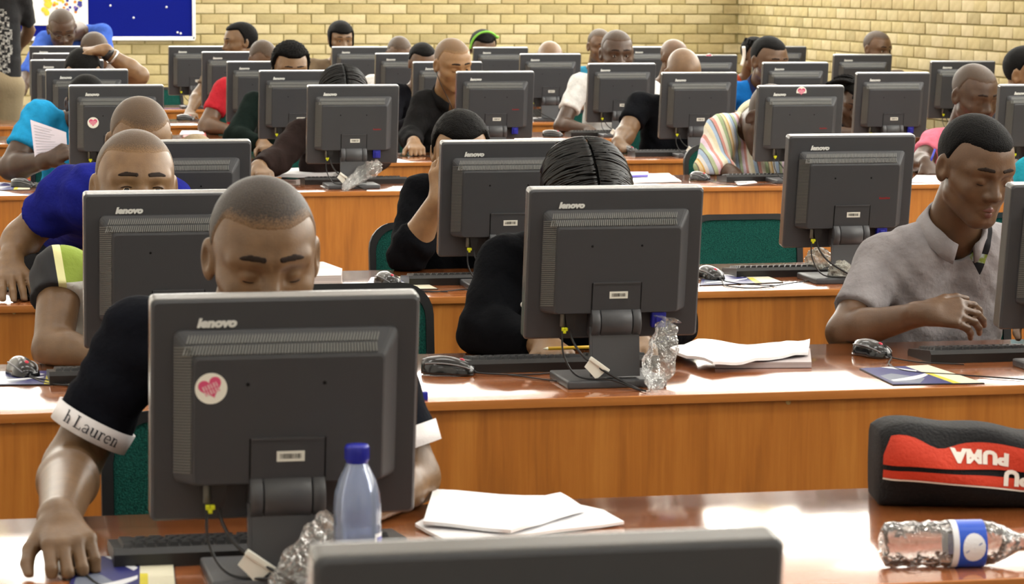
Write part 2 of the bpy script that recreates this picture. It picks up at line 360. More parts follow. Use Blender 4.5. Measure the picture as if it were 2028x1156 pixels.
def build_monitor():
    root = thing('computer_monitor', 'x', 'monitor')
    T = Matrix.Translation((0, 0, .045)) @ Matrix.Rotation(TILT, 4, 'X') @ Matrix.Translation((0, 0, -.045))
    hw = MW/2
    def ring(x0, x1, z0, z1, y, r, n=3):
        out = []
        for (cx, cz, a0) in ((x1-r, z0+r, -90), (x1-r, z1-r, 0), (x0+r, z1-r, 90), (x0+r, z0+r, 180)):
            for k in range(n+1):
                a = R(a0+90*k/n); out.append(tuple(T @ Vector((cx+r*math.cos(a), y, cz+r*math.sin(a)))))
        return out
    sh = MB()
    rings = [ring(-hw+.004, hw-.004, .004, MH-.004, .042, .006), ring(-hw, hw, 0, MH, .038, .008), ring(-hw, hw, 0, MH, .004, .008), ring(-hw+.004, hw-.004, .004, MH-.004, 0, .007),
             ring(-.172, .172, .064, .306, -.001, .012), ring(-.172, .172, .064, .305, -.004, .012), ring(-.145, .148, .068, .272, -.034, .008), ring(-.142, .145, .07, .268, -.036, .008)]
    sh.loft(rings, 0, True, False)
    bz = MB(); bz.loft([ring(-hw-.0006, hw+.0006, -.0006, MH+.0006, .0385, .008), ring(-hw-.0012, hw+.0012, -.0012, MH+.0012, .034, .009), ring(-hw-.0012, hw+.0012, -.0012, MH+.0012, .007, .009), ring(-hw, hw, 0, MH, .0045, .008)], 0, False, False)
    bz.obj('bezel_frame', M_bezel, root)
    # recessed mount plate outline with its ledge
    sh.box(-.056, .056, -.0375, -.034, .066, .142, 0, T)
    sh.box(-.056, .056, -.0395, -.0355, .139, .1425, 1, T)
    for x in (-.058, .058): sh.box(x-.001, x+.001, -.0368, -.034, .07, .141, 2, T)
    shell = sh.obj('back_shell', [M_shell, M_stand, M_dark], root)
    MB().box(-hw+.014, hw-.014, .0415, .0435, .02, MH-.014, 0, T).obj('screen', M_screen, root)
    # ribs of the vents: sloping band along the top and the sides of the raised block
    g = MB()
    def rib(p, q, t):
        p, q = T @ Vector(p), T @ Vector(q); d = (q-p).normalized(); n = Vector((0, -1, 0)); s = d.cross(n).normalized()*t; n = s.cross(d).normalized()*.0022
        if n.y > 0: n = -n
        vs = [p-s, p+s, q+s, q-s]; g.add([tuple(v) for v in vs]+[tuple(v+n) for v in vs], [(4, 5, 6, 7), (0, 1, 5, 4), (1, 2, 6, 5), (2, 3, 7, 6), (3, 0, 4, 7)])
    for k in range(64):
        x = -.148+k*.0046; rib((x, -.005, .3), (x-.006, -.0195, .288), .0011); rib((x-.007, -.0215, .2855), (x-.013+.006*(x+.15)/.3, -.0335, .2745), .0011)
    for k in range(44):
        z = .082+k*.0046; rib((-.17, -.0052, z), (-.1465, -.0325, z+.007), .0011)
    g.obj('vent_grille', M_rib, root)['kind'] = 'stuff'
    # screw holes, lettering, label
    for x in (-.062, .055): MB().lathe([(.0028, 0), (.0028, .0006), (.0005, .0008)], 10, M=T @ Matrix.Translation((x, -.0361, .228)) @ Matrix.Rotation(R(90), 4, 'X')).obj('screw_hole', M_dark, root)
    v, f = text_mesh('lenovo', .0185, .0004, .22, .0012, 1.0, 1.16)
    Lm = T @ Matrix.Translation((-.107, -.0028, MH-.036)) @ FACE
    MB().add([tuple(Lm @ Vector(p)) for p in v], f).obj('logo', M_logo, root)
    lb = MB(); lb.box(-.017, .026, -.0384, -.0372, .104, .1205, 0, T)
    x = -.012
    lr = random.Random(1)
    while x < .02:
        w = lr.choice((.0006, .001, .0016)); lb.box(x, x+w, -.0387, -.0383, .1085, .1165, 1, T); x += w+lr.choice((.0006, .0009, .0013))
    lb.obj('barcode_label', [M_label, M_ink], root)
    # hinge drum, neck, base
    hd = MB()
    for a, b in ((-.058, -.0385), (-.0365, .0365), (.0385, .058)):
        hd.lathe([(.001, a), (.036, a), (.0375, a+.001), (.0375, b-.001), (.036, b), (.001, b)], 28, 0, Matrix.Translation((0, -.018, .042)) @ Matrix.Rotation(R(90), 4, 'Y'), True)
    hd.lathe([(.034, -.05), (.034, .05)], 20, 1, Matrix.Translation((0, -.018, .042)) @ Matrix.Rotation(R(90), 4, 'Y'))
    hinge = hd.obj('hinge', [M_stand, M_dark], root)
    nk = MB(); nk.prism([(-.038, .035), (-.05, -.083), (-.02, -.083), (-.012, .035)], -.056, .056, axis=0)
    nk.prism([(-.0385, .032), (-.0505, -.082), (-.04, -.082), (-.03, .032)], -.0615, -.0565, axis=0)
    nk.obj('stand_neck', M_stand, root)
    bs = MB().rbox(-.12, .115, -.072, .12, 0, .019, .005)
    base = bs.obj('stand_base', M_stand, root)
    # plugs and cables
    pw = MB(); pw.prism([(-.118, .07), (-.09, .07), (-.094, .04), (-.099, .03), (-.108, .03), (-.113, .04)], -.03, -.012, 0, T)
    pw.obj('power_plug', M_cable, root)
    aud = MB(); aud.lathe([(.0055, 0), (.0055, .03), (.004, .034)], 10, M=T @ Matrix.Translation((-.122, -.022, .036))); aud.obj('grey_plug', M_grey, root)
    yt = MB()
    for x, z in ((-.1205, .03), (-.113, .03), (-.1168, .024)): yt.rbox(x-.0035, x+.0035, -.029, -.024, z-.004, z+.004, .001, 0, T)
    yt.obj('plug_tag', M_yel, root)
    vg = MB(); vg.rbox(.088, .122, -.032, -.012, .03, .07, .003, 0, T); vg.rbox(.097, .113, -.036, -.03, .034, .06, .002, 0, T); vg.obj('video_plug', M_vga, root)
    cb = MB(); cb.tube(smooth_curve([tuple(T @ Vector((-.104, -.021, .034))), (-.098, -.025, .0), (-.075, -.05, -.035), (-.02, -.08, -.07), (.03, -.115, -.095), (.04, -.14, -.0965)]), .0028, 6)
    cb.tube(smooth_curve([tuple(T @ Vector((-.122, -.022, .034))), (-.12, -.03, -.03), (-.09, -.05, -.075), (-.02, -.085, -.08), (.028, -.12, -.0955), (.044, -.15, -.0965)]), .0022, 6)
    cb.obj('cable', M_cable, root)
    for ch in root.children:
        if ch.name.split('.')[0] != 'stand_base': ch.location.z = PZ
    return root
def heart(cx, cz, s, rot, y, mb, T):
    pts = []
    for k in range(28):
        t = 2*math.pi*k/28; x = 16*math.sin(t)**3/17; z = (13*math.cos(t)-5*math.cos(2*t)-2*math.cos(3*t)-math.cos(4*t)+2.5)/17
        pts.append((cx+s*(x*math.cos(rot)-z*math.sin(rot)), cz+s*(x*math.sin(rot)+z*math.cos(rot))))
    mb.prism(pts, y-.0006, y, 1, T)
def add_sticker(root, x, z, r, rot, y, torn=False):
    T = Matrix.Translation((0, 0, .045)) @ Matrix.Rotation(TILT, 4, 'X') @ Matrix.Translation((0, 0, -.045))
    mb = MB(); pts = [(x+r*math.cos(2*math.pi*k/30), z+r*math.sin(2*math.pi*k/30)) for k in range(30)]
    if torn: pts = [(a, b) for a, b in pts if not (a > x+.3*r and b < z-.1*r)]
    mb.prism(pts, y-.0006, y, 0, T); heart(x, z, r*.78, rot, y-.0006, mb, T)
    c, s = math.cos(rot+R(3)), math.sin(rot+R(3))
    for row, n in ((.16, 6), (-.2, 6)):
        for k in range(n):
            u = (-.5+(k+.5)/n)*1.05*r; w = row*r; hx, hz = .055*r, .15*r
            q = [(x+(u+a)*c-(w+b)*s, z+(u+a)*s+(w+b)*c) for a, b in ((-hx, -hz), (hx, -hz), (hx*(.2 if k % 2 else 1), hz), (-hx, hz))]
            mb.prism(q, y-.0017, y-.0011, 2, T)
    o = mb.obj('heart_sticker', [M_stick, M_pink, M_pale], root); o.location.z = PZ
    return o
mon0 = build_monitor()
used = [False]
MON = {}
def monitor(key, row, l, r, top, label, dz=0.0, rz=0.0, roll=0.0, keep=None, yoff=None):
    """l, r: left and right end of the top edge; row sets how far back it stands"""
    o = mon0 if not used[0] else copy_tree(mon0); used[0] = True
    w = r-l; lo, hi = ROWS[row]+.2, ROWS[row]+.42
    best = None
    for k in range(45):
        y = lo+(hi-lo)*k/44; c = at_y((l+r)/2, top, y)
        hx = MW/2*math.cos(rz); hy = MW/2*math.sin(rz)
        e = abs(proj((c.x+hx, c.y+hy, c.z))[0]-proj((c.x-hx, c.y-hy, c.z))[0]-w)
        if best is None or e < best[0]: best = (e, y, c)
    y = best[1] if yoff is None else ROWS[row]+yoff
    top_y = y - math.sin(TILT)*(MH-.045)+.02
    c = at_y((l+r)/2, top, top_y)
    o.location = (c.x, y, DESK_Z); o.rotation_euler = (0, roll, rz)
    want = c.z-DESK_Z; have = .045+(MH-.045)*math.cos(TILT)+.003
    z = min(max(want-have, .07), .135)
    for ch in o.children:
        if ch.name.split('.')[0] != 'stand_base': ch.location.z = z
        if ch.name.split('.')[0] == 'cable': ch.scale.z = (z-.004)/.0965
    o['label'] = label; o['group'] = 'computer monitors on the desks'; o['category'] = 'monitor'
    MON[key] = o; return o
def drop(o, *names):
    for ch in list(o.children):
        if ch.name.split('.')[0] in names: bpy.data.objects.remove(ch)
def red_mark(o):
    T = Matrix.Translation((0, 0, .045)) @ Matrix.Rotation(TILT, 4, 'X') @ Matrix.Translation((0, 0, -.045)); mb = MB()
    for k in range(7): mb.box(.085+k*.0052, .0895+k*.0052, -.0365, -.0358, .16, .1655+(.0015 if k in (0, 4) else 0), 0, T)
    q = mb.obj('red_print', M_redmk, o); q.location.z = [c for c in o.children if c.name.startswith('logo')][0].location.z
def cable_tag(o, big=True):
    mb = MB(); M = Matrix.Translation((-.045, -.068, -.052)) @ Matrix.Rotation(R(36), 4, 'Y')
    mb.rbox(-.027, .027, -.005, .005, -.005, .005, .0015, 0, M); mb.prism([(-.026, 0), (.022, 0), (.014, -.032), (-.008, -.027), (-.026, -.024)], -.001, .001, 0, M)
    q = mb.obj('cable_tag', M_label, o); q.location.z = [c for c in o.children if c.name.startswith('logo')][0].location.z
mons = [
 ('m0', 0, 632, 1545, 1073, 'monitor nearest the camera, cut off by the bottom edge so only its top shows', {}),
 ('m1', 1, 296, 834, 584, 'large monitor in front of the smiling man, heart sticker on its left side', {}),
 ('m2L', 2, 163, 537, 380, 'monitor in front of the green and white sports shirt, behind the smiling man', {}),
 ('m2R', 2, 1045, 1393, 371, 'monitor in front of the black cardigan, tall twisted plastic wrap below its blue plug', {}),
 ('m2X', 2, 1982, 2330, 362, 'monitor cut by the right edge in front of the boy in a grey shirt', {'rz': R(2)}),
 ('m3L', 3, 218, 498, 279, 'monitor behind the shaved man in the blue T-shirt, its left half hidden by his head', {}),
 ('m3M', 3, 869, 1143, 279, 'monitor in front of the dark knit cap, half hidden by shiny black hair', {}),
 ('m3R', 3, 1553, 1818, 267, 'monitor with red print and crumpled plastic at its foot, left of the grey shirt', {'rz': R(1)}),
 ('m4L', 4, 130, 331, 169, 'monitor with a heart sticker in front of the cyan polo shirt', {}),
 ('m4M', 4, 605, 794, 169, 'monitor with red print and slanting plastic wrap in front of the dark brown sleeve', {}),
 ('m4R', 4, 1495, 1677, 170, 'monitor with a heart sticker at its top in front of the striped shirt', {}),
 ('m4X', 4, 1971, 2150, 168, 'monitor cut by the right edge above the grey shirt boy, man behind it looking left', {}),
 ('m5A', 5, 84, 260, 138, 'monitor in front of the man who rests an arm on his head', {}),
 ('m5B', 5, 513, 672, 140, 'monitor in front of the curly black hair and dark green sleeve', {}),
 ('m5C', 5, 902, 1060, 142, 'monitor with red print in front of the man in a black shirt with earphones', {}),
 ('m5D', 5, 1307, 1463, 144, 'monitor in front of the shiny bald head and black T-shirt', {}),
 ('m5E', 5, 1694, 1843, 144, 'monitor right of the braided ponytail, with a label and blue plug', {}),
 ('m6A', 6, 60, 206, 119, 'monitor second from the front of the three staggered below the spectacled man', {}),
 ('m6B', 6, 447, 592, 122, 'monitor beside the red sleeve with a white trim', {}),
 ('m6C', 6, 816, 957, 123, 'monitor partly hidden by the head of the black-shirted man with earphones', {}),
 ('m6D', 6, 1161, 1303, 126, 'monitor in front of the man in a white T-shirt', {}),
 ('m6E', 6, 1508, 1643, 124, 'monitor in front of the man in a blue polo shirt', {}),
 ('m6F', 6, 1839, 1975, 121, 'monitor behind the pink shirt, near the right brick wall', {}),
 ('m7A', 7, 64, 192, 106, 'monitor directly below the spectacled man, one row before the last', {}),
 ('m7B', 7, 399, 527, 103, 'monitor in front of the woman in profile with a pearl earring', {}),
 ('m7C', 7, 742, 868, 106, 'monitor in front of the white sleeve, left of the dark-haired forehead', {}),
 ('m7D', 7, 1028, 1152, 107, 'monitor in front of the glossy bald crown, left of the white T-shirt', {}),
 ('m7E', 7, 1338, 1464, 109, 'monitor with a torn heart sticker, right of the two bald heads', {}),
 ('m7F', 7, 1647, 1770, 108, 'monitor in front of the young man sitting by the right brick wall', {}),
 ('m8A', 8, 58, 174, 92, 'monitor in the last row just under the blue shirt of the spectacled man', {}),
 ('m8B', 8, 333, 448, 92, 'monitor in the last row with a dark stand, left of the woman in profile', {}),
 ('m8C', 8, 656, 770, 93, 'monitor in the last row in front of the woman with a short black fringe', {}),
 ('m8D', 8, 935, 1048, 94, 'monitor in the last row in front of the green headband', {}),
 ('m8E', 8, 1236, 1348, 93, 'monitor in the last row between the white T-shirt man and a bald head', {}),
 ('m8F', 8, 1489, 1600, 92, 'monitor in the last row behind the blue polo shirt and the white headphones', {}),
 ('m8G', 8, 1772, 1881, 91, 'last row monitor with a heart sticker, right of the young man by the wall', {}),
]
for key, row, l, r, t, lab, kw in mons: monitor(key, row, l, r, t, lab, **kw)
for k in ('m3R', 'm4M', 'm4R', 'm5C'): red_mark(MON[k])
for k in ('m1', 'm2R', 'm4M', 'm5D', 'm6D'): cable_tag(MON[k])
for k in ('m4L', 'm1', 'm2L'): drop(MON[k], 'video_plug')
add_sticker(MON['m1'], -.118, .223, .0245, R(20), -.0362)
add_sticker(MON['m4L'], -.105, .212, .0245, R(0), -.0362)
add_sticker(MON['m4R'], -.002, MH-.026, .0245, R(0), -.0004)
add_sticker(MON['m7E'], .005, MH-.026, .0245, R(12), -.0004, True)
add_sticker(MON['m8G'], .0, MH-.028, .0245, R(-5), -.0004)
# ------------------------------------------------------------------ people: smooth-blended volumes turned into one surface
def V(*a): return np.array(a, float)
def unit(v): v = np.asarray(v, float); return v/np.linalg.norm(v)
def smin(a, b, k):
    h = np.maximum(k-np.abs(a-b), 0.0)/k
    return np.minimum(a, b)-h*h*k*0.25
def sd_cone(P, a, b, ra, rb):
    ab = b-a; L2 = max(ab @ ab, 1e-9); q = [P[i]-a[i] for i in range(3)]
    t = np.clip((q[0]*ab[0]+q[1]*ab[1]+q[2]*ab[2])/L2, 0, 1)
    return np.sqrt((q[0]-ab[0]*t)**2+(q[1]-ab[1]*t)**2+(q[2]-ab[2]*t)**2)-(ra+(rb-ra)*t)
def sd_ell(P, c, r):
    q = [(P[i]-c[i]) for i in range(3)]
    k0 = np.sqrt((q[0]/r[0])**2+(q[1]/r[1])**2+(q[2]/r[2])**2); k1 = np.sqrt((q[0]/r[0]**2)**2+(q[1]/r[1]**2)**2+(q[2]/r[2]**2)**2)
    return k0*(k0-1)/np.maximum(k1, 1e-9)
class Field:
    def __init__(s, lo, hi, h, fine=()):
        s.ax = []
        for i in range(3):
            x = lo[i]; out = [x]
            while x < hi[i]:
                st = h
                for fl, fh, f in fine:
                    if fl[i]-h*.5 <= x <= fh[i]: st = min(st, f)
                x += st; out.append(x)
            s.ax.append(np.array(out))
        s.F = np.full([len(a) for a in s.ax], 9.0, np.float32)
    def blk(s, lo, hi):
        sl = tuple(slice(max(np.searchsorted(s.ax[i], lo[i])-1, 0), np.searchsorted(s.ax[i], hi[i])+1) for i in range(3))
        return sl, np.meshgrid(*[s.ax[i][sl[i]] for i in range(3)], indexing='ij', sparse=True)
    def op(s, lo, hi, fn, k, mode='u'):
        sl, P = s.blk(lo, hi)
        if 0 in s.F[sl].shape: return
        d = fn(P).astype(np.float32); f = s.F[sl]
        s.F[sl] = smin(f, d, k) if mode == 'u' else (-smin(-f, d, k) if mode == 's' else np.maximum(f, d))
    def cone(s, a, b, ra, rb, k=.02, mode='u', cut=None):
        a, b = np.asarray(a, float), np.asarray(b, float); m = max(ra, rb)+k+.03
        def fn(P):
            d = sd_cone(P, a, b, ra, rb)
            if cut is not None:
                n = cut[1]; c = cut[0]; d = np.maximum(d, (P[0]-c[0])*n[0]+(P[1]-c[1])*n[1]+(P[2]-c[2])*n[2])
            return d
        s.op(np.minimum(a, b)-m, np.maximum(a, b)+m, fn, k, mode)
    def surface(s):
        F = s.F; ax = s.ax; n = F.shape
        ins = F < 0
        c = np.zeros([n[0]-1, n[1]-1, n[2]-1], np.int8)
        for dx in (0, 1):
            for dy in (0, 1):
                for dz in (0, 1): c += ins[dx:n[0]-1+dx, dy:n[1]-1+dy, dz:n[2]-1+dz]
        act = (c > 0) & (c < 8); idx = np.full(act.shape, -1, np.int64); I = np.argwhere(act); idx[act] = np.arange(len(I))
        acc = np.zeros((len(I), 3)); cnt = np.zeros(len(I)); i, j, k = I.T
        for a in range(3):
            o1, o2 = [x for x in range(3) if x != a]
            for p in (0, 1):
                for q in (0, 1):
                    st = [i.copy(), j.copy(), k.copy()]; st[o1] += p; st[o2] += q
                    en = [x.copy() for x in st]; en[a] += 1
                    f0 = F[tuple(st)]; f1 = F[tuple(en)]; m = (f0 < 0) != (f1 < 0)
                    t = np.where(m, f0/np.where(m, f0-f1, 1), 0)
                    for d in range(3):
                        x = ax[d][st[d]] + (t*(ax[d][en[d]]-ax[d][st[d]]) if d == a else 0)
                        acc[:, d] += np.where(m, x, 0)
                    cnt += m
        v = acc/np.maximum(cnt, 1)[:, None]; quads = []
        for a in range(3):
            o1, o2 = [x for x in range(3) if x != a]
            sl0 = [slice(None)]*3; sl0[a] = slice(0, -1); sl1 = [slice(None)]*3; sl1[a] = slice(1, None)
            m = ins[tuple(sl0)] != ins[tuple(sl1)]
            E = np.argwhere(m); E = E[(E[:, o1] > 0) & (E[:, o2] > 0) & (E[:, o1] < n[o1]-1) & (E[:, o2] < n[o2]-1)]
            fl = ins[tuple(sl0)][tuple(E.T)]
            def cell(p, q):
                e = E.copy(); e[:, o1] -= p; e[:, o2] -= q; return idx[tuple(e.T)]
            q4 = np.stack([cell(1, 1), cell(0, 1), cell(0, 0), cell(1, 0)], 1)
            if a == 1: fl = ~fl
            q4[~fl] = q4[~fl][:, ::-1]; quads.append(q4)
        q = np.concatenate(quads) if quads else np.zeros((0, 4), int)
        return v, q[(q >= 0).all(1)]
def np_obj(name, v, q, mats, parent, base, pat=None):
    me = bpy.data.meshes.new(name); me.vertices.add(len(v)); me.vertices.foreach_set('co', (v-base).astype(np.float32).ravel())
    me.loops.add(q.size); me.loops.foreach_set('vertex_index', q.astype(np.int32).ravel())
    me.polygons.add(len(q)); me.polygons.foreach_set('loop_start', np.arange(0, q.size, 4, dtype=np.int32)); me.polygons.foreach_set('loop_total', np.full(len(q), 4, np.int32))
    me.polygons.foreach_set('use_smooth', np.ones(len(q), bool))
    for m in (mats if isinstance(mats, (list, tuple)) else [mats]): me.materials.append(m)
    if pat is not None: me.polygons.foreach_set('material_index', pat(v[q].mean(1)).astype(np.int32))
    me.update(calc_edges=True); me.validate()
    return link(name, me, parent)

class Head:
    def __init__(s, c, sc, yaw=0, pitch=0, roll=0, jaw=1.0):
        y, p, r = R(yaw), R(pitch), R(roll)
        f = V(math.sin(y)*math.cos(p), -math.cos(y)*math.cos(p), -math.sin(p)); u = V(math.sin(y)*math.sin(p), -math.cos(y)*math.sin(p), math.cos(p)); l = np.cross(u, -f)
        if l[0] < 0 and abs(yaw) < 90: l = -l
        s.u = u*math.cos(r)+l*math.sin(r); s.l = l*math.cos(r)-u*math.sin(r); s.f = f; s.c = np.asarray(c, float); s.s = sc; s.jaw = jaw
    def w(s, a, b, c): return s.c + s.s*(s.l*a+s.f*b+s.u*c)
    def loc(s, P):
        q = [P[i]-s.c[i] for i in range(3)]
        return [(q[0]*A[0]+q[1]*A[1]+q[2]*A[2])/s.s for A in (s.l, s.f, s.u)]
    def skull(s, L):
        A = [np.abs(L[0]), L[1], L[2]]; j = s.jaw
        d = sd_ell(L, (0, -.014, .036), (.0765, .098, .083))
        d = smin(d, sd_ell(L, (0, .026, .005), (.0665, .066, .088)), .03)
        d = smin(d, sd_ell(L, (0, .034, -.052), (.054*j, .055, .06)), .03)
        d = smin(d, sd_ell(L, (0, .068, -.099), (.022, .019, .017)), .022)
        d = smin(d, sd_cone(A, V(.047*j, .0, -.062), V(.018, .062, -.1), .019, .015), .03)
        d = smin(d, sd_cone(A, V(.045, .056, -.03), V(.055, .025, -.02), .019, .016), .02)
        return d
    def face(s, L, eyes=1.0, mouth=0.0, ears=True):
        A = [np.abs(L[0]), L[1], L[2]]
        d = s.skull(L)
        d = smin(d, sd_cone(A, V(.01, .084, .019), V(.048, .066, .021), .0095, .009), .018)
        d = -smin(-d, sd_ell(A, (.031, .101, -.001), (.018, .018, .0115)), .014)
        d = smin(d, sd_ell(A, (.031, .0742, -.002), (.0158, .0132, .0128)), .004)
        if eyes > 0:
            d = -smin(-d, sd_ell(A, (.031, .0895, -.0035), (.0115, .008, .0042*eyes)), .0015)
        d = smin(d, sd_cone(L, V(0, .083, .01), V(0, .103, -.033), .0085, .0125), .011)
        d = smin(d, sd_ell(A, (.0145, .092, -.037), (.0095, .0115, .0095)), .007)
        d = -smin(-d, sd_ell(A, (.008, .103, -.0465), (.005, .006, .0045)), .004)
        up = sd_cone(A, V(0, .0895, -.067), V(.021, .08, -.07+mouth), .0085, .005); d = smin(d, up, .008)
        lo = sd_cone(A, V(0, .088, -.0785), V(.017, .08, -.0755+mouth), .009, .005); d = smin(d, lo, .006)
        d = -smin(-d, sd_cone(A, V(0, .099, -.0725), V(.023, .0865, -.0725+mouth), .002, .0015), .004)
        if ears:
            e = sd_ell([A[0]-.0805-.25*(-.008-A[1]), A[1]+.012, A[2]+.004+.25*(A[1]+.012)], (0, 0, 0), (.0085, .0185, .0325))
            e = -smin(-e, sd_ell([A[0]-.0885, A[1]+.006, A[2]+.0], (0, 0, 0), (.0075, .0095, .017)), .006)
            d = smin(d, e, .009)
        return d
    def box(s, m=.16): return s.c-m*s.s, s.c+m*s.s
SKIN = {}
def skin(key):
    cols = {'a': ('70553a', '604830'), 'b': ('604630', '523b28'), 'c': ('493424', '3d2b1e'), 'd': ('7d6041', '6c5137'), 'e': ('684c35', '583f2b'), 'f': ('8f6d49', '7e5f40')}
    if key not in SKIN: SKIN[key] = mat('skin_'+key, cols[key][0], 0.42, 0.5, noise=((28, 28, 28), cols[key][1], .3, .7), bump=(220.0, .06))
    return SKIN[key]
M_hair = mat('black_hair', '0c0b0a', 0.7, .12, noise=((160, 160, 160), '060505', .3, .7), bump=(260.0, .6))
def fade_hair(key, hair_a, hair_b, skin_key, cover=1.0):
    """very short hair: scalp shows between the hairs, more so towards the hairline (attribute 'fade')"""
    m = mat(key, hair_a, .5, .3, noise=((420, 420, 420), hair_b, .35, .65), bump=(420., .35)); nt = m.node_tree; b = nt.nodes['Principled BSDF']
    src = b.inputs['Base Color'].links[0].from_socket; at = nt.nodes.new('ShaderNodeAttribute'); at.attribute_name = 'fade'
    tc = nt.nodes.new('ShaderNodeTexCoord'); n = nt.nodes.new('ShaderNodeTexNoise'); n.inputs['Scale'].default_value = 300; n.inputs['Detail'].default_value = 2; nt.links.new(tc.outputs['Object'], n.inputs[0])
    ad = nt.nodes.new('ShaderNodeMath'); ad.operation = 'ADD'; nt.links.new(at.outputs['Fac'], ad.inputs[0]); nt.links.new(n.outputs[0], ad.inputs[1])
    mr = nt.nodes.new('ShaderNodeMapRange'); mr.inputs['From Min'].default_value = .62; mr.inputs['From Max'].default_value = 1.15; mr.inputs['To Max'].default_value = cover; nt.links.new(ad.outputs[0], mr.inputs[0])
    mx = nt.nodes.new('ShaderNodeMix'); mx.data_type = 'RGBA'; nt.links.new(mr.outputs[0], mx.inputs[0]); nt.links.new(src, mx.inputs[7]); mx.inputs[6].default_value = lin(SKIN_COL[skin_key]); nt.links.new(mx.outputs[2], b.inputs['Base Color'])
    return m
SKIN_COL = {'a': '70553a', 'b': '604630', 'c': '493424', 'd': '7d6041', 'e': '684c35', 'f': '8f6d49'}
M_BZ = {k: fade_hair('buzz_'+k, '1c1713', '392d22', k) for k in SKIN_COL}
M_buzz = mat('buzzed_hair', '2a221c', 0.75, .25, noise=((300, 300, 300), '4b3a2c', .36, .62), bump=(420.0, .5))
M_shave = mat('shaved_scalp', '5b4433', 0.4, .5, noise=((260, 260, 260), '453325', .3, .7), bump=(420.0, .15))
M_stub = {k: fade_hair('stubble_'+k, '2c241c', '463728', k, c) for k, c in (('a', .85), ('b', .85), ('c', .8), ('d', .78), ('e', .8), ('f', .6))}
M_eye = mat('eye_white', 'd9d2c6', 0.2); M_iris = mat('iris', '1c110b', 0.15); M_brow = mat('eyebrow_hair', '241a14', 0.7, .2)
LIPS = {k: mat('lips_'+k, c, 0.4) for k, c in (('a', '7a4a40'), ('b', '66403a'), ('c', '4d302b'), ('d', '8c5a4a'), ('e', '6d443b'), ('f', '8a5646'))}

def hand(fd, w, d, n, thumb, sc=1.0, curl=(25, 35, 25), spread=1.0, tcurl=0.0, nails=None):
    """palm, four jointed fingers and a thumb; d points to the finger tips, n is the back of the hand"""
    d = unit(d); n = unit(n-d*(n @ d)); l = np.cross(d, n)*thumb
    fd.cone(w-d*.02*sc, w+d*.02*sc, .026*sc, .024*sc, .02)
    lens = ((.043, .026, .022), (.048, .03, .023), (.044, .028, .022), (.034, .021, .02)); offs = (.031, .0105, -.0105, -.0305); back = (.084, .088, .083, .074)
    for q in range(4):
        k0 = w+(d*back[q]+l*offs[q]*1.02)*sc
        fd.cone(w+(d*.015+l*offs[q]*.62)*sc, k0, .0155*sc, .0125*sc, .014)
        a = 0; p = k0; sp = offs[q]*2.2*spread
        for seg in range(3):
            a += R(curl[seg]+(q*3 if seg == 0 else 0)); dd = unit((d+l*sp)*math.cos(a)-n*math.sin(a)); e = p+dd*lens[q][seg]*sc
            fd.cone(p, e, (.0105, .0095, .0085)[seg]*sc, (.0095, .0085, .0072)[seg]*sc, .004); p = e
        if nails is not None: nn = unit(n*math.cos(a)+d*math.sin(a)); nails.append((p-dd*.004*sc+nn*.0055*sc, dd, nn, sc))
    t0 = w+(d*.02+l*.026-n*.006)*sc; t1 = t0+unit(d*.75+l*.62-n*.25)*.046*sc; t2 = t1+unit(d*.9+l*(.3-tcurl)-n*.25)*.033*sc; t3 = t2+unit(d*.95+l*(.05-tcurl)-n*.3)*.026*sc
    fd.cone(t0, t1, .0165*sc, .0125*sc, .014); fd.cone(t1, t2, .0115*sc, .0105*sc, .004); fd.cone(t2, t3, .0105*sc, .008*sc, .004)
    if nails is not None: nails.append((t3-d*.003*sc+n*.006*sc, unit(t3-t2), unit(n+l*.3), sc))
PEOPLE = {}
def rest_on_desks(f):
    """flesh and cloth flatten on the desk tops instead of sinking in"""
    for y in ROWS.values():
        c, h = (y+DEEP/2, DESK_Z/2+.014), (DEEP/2+.006, DESK_Z/2-.0105)
        if f.ax[1][-1] < y-.1 or f.ax[1][0] > y+DEEP+.1: continue
        def box(P):
            a = np.abs(P[1]-c[0])-h[0]; b = np.abs(P[2]-c[1]+.0)-h[1]+P[0]*0
            return np.minimum(np.maximum(a, b), 0)+np.sqrt(np.maximum(a, 0)**2+np.maximum(b, 0)**2)
        f.op(np.array([f.ax[0][0], y-.08, -1]), np.array([f.ax[0][-1], y+DEEP+.08, DESK_Z+.06]), box, .006, 's')
def J(px, py, y): return np.array(at_y(px, py, y))
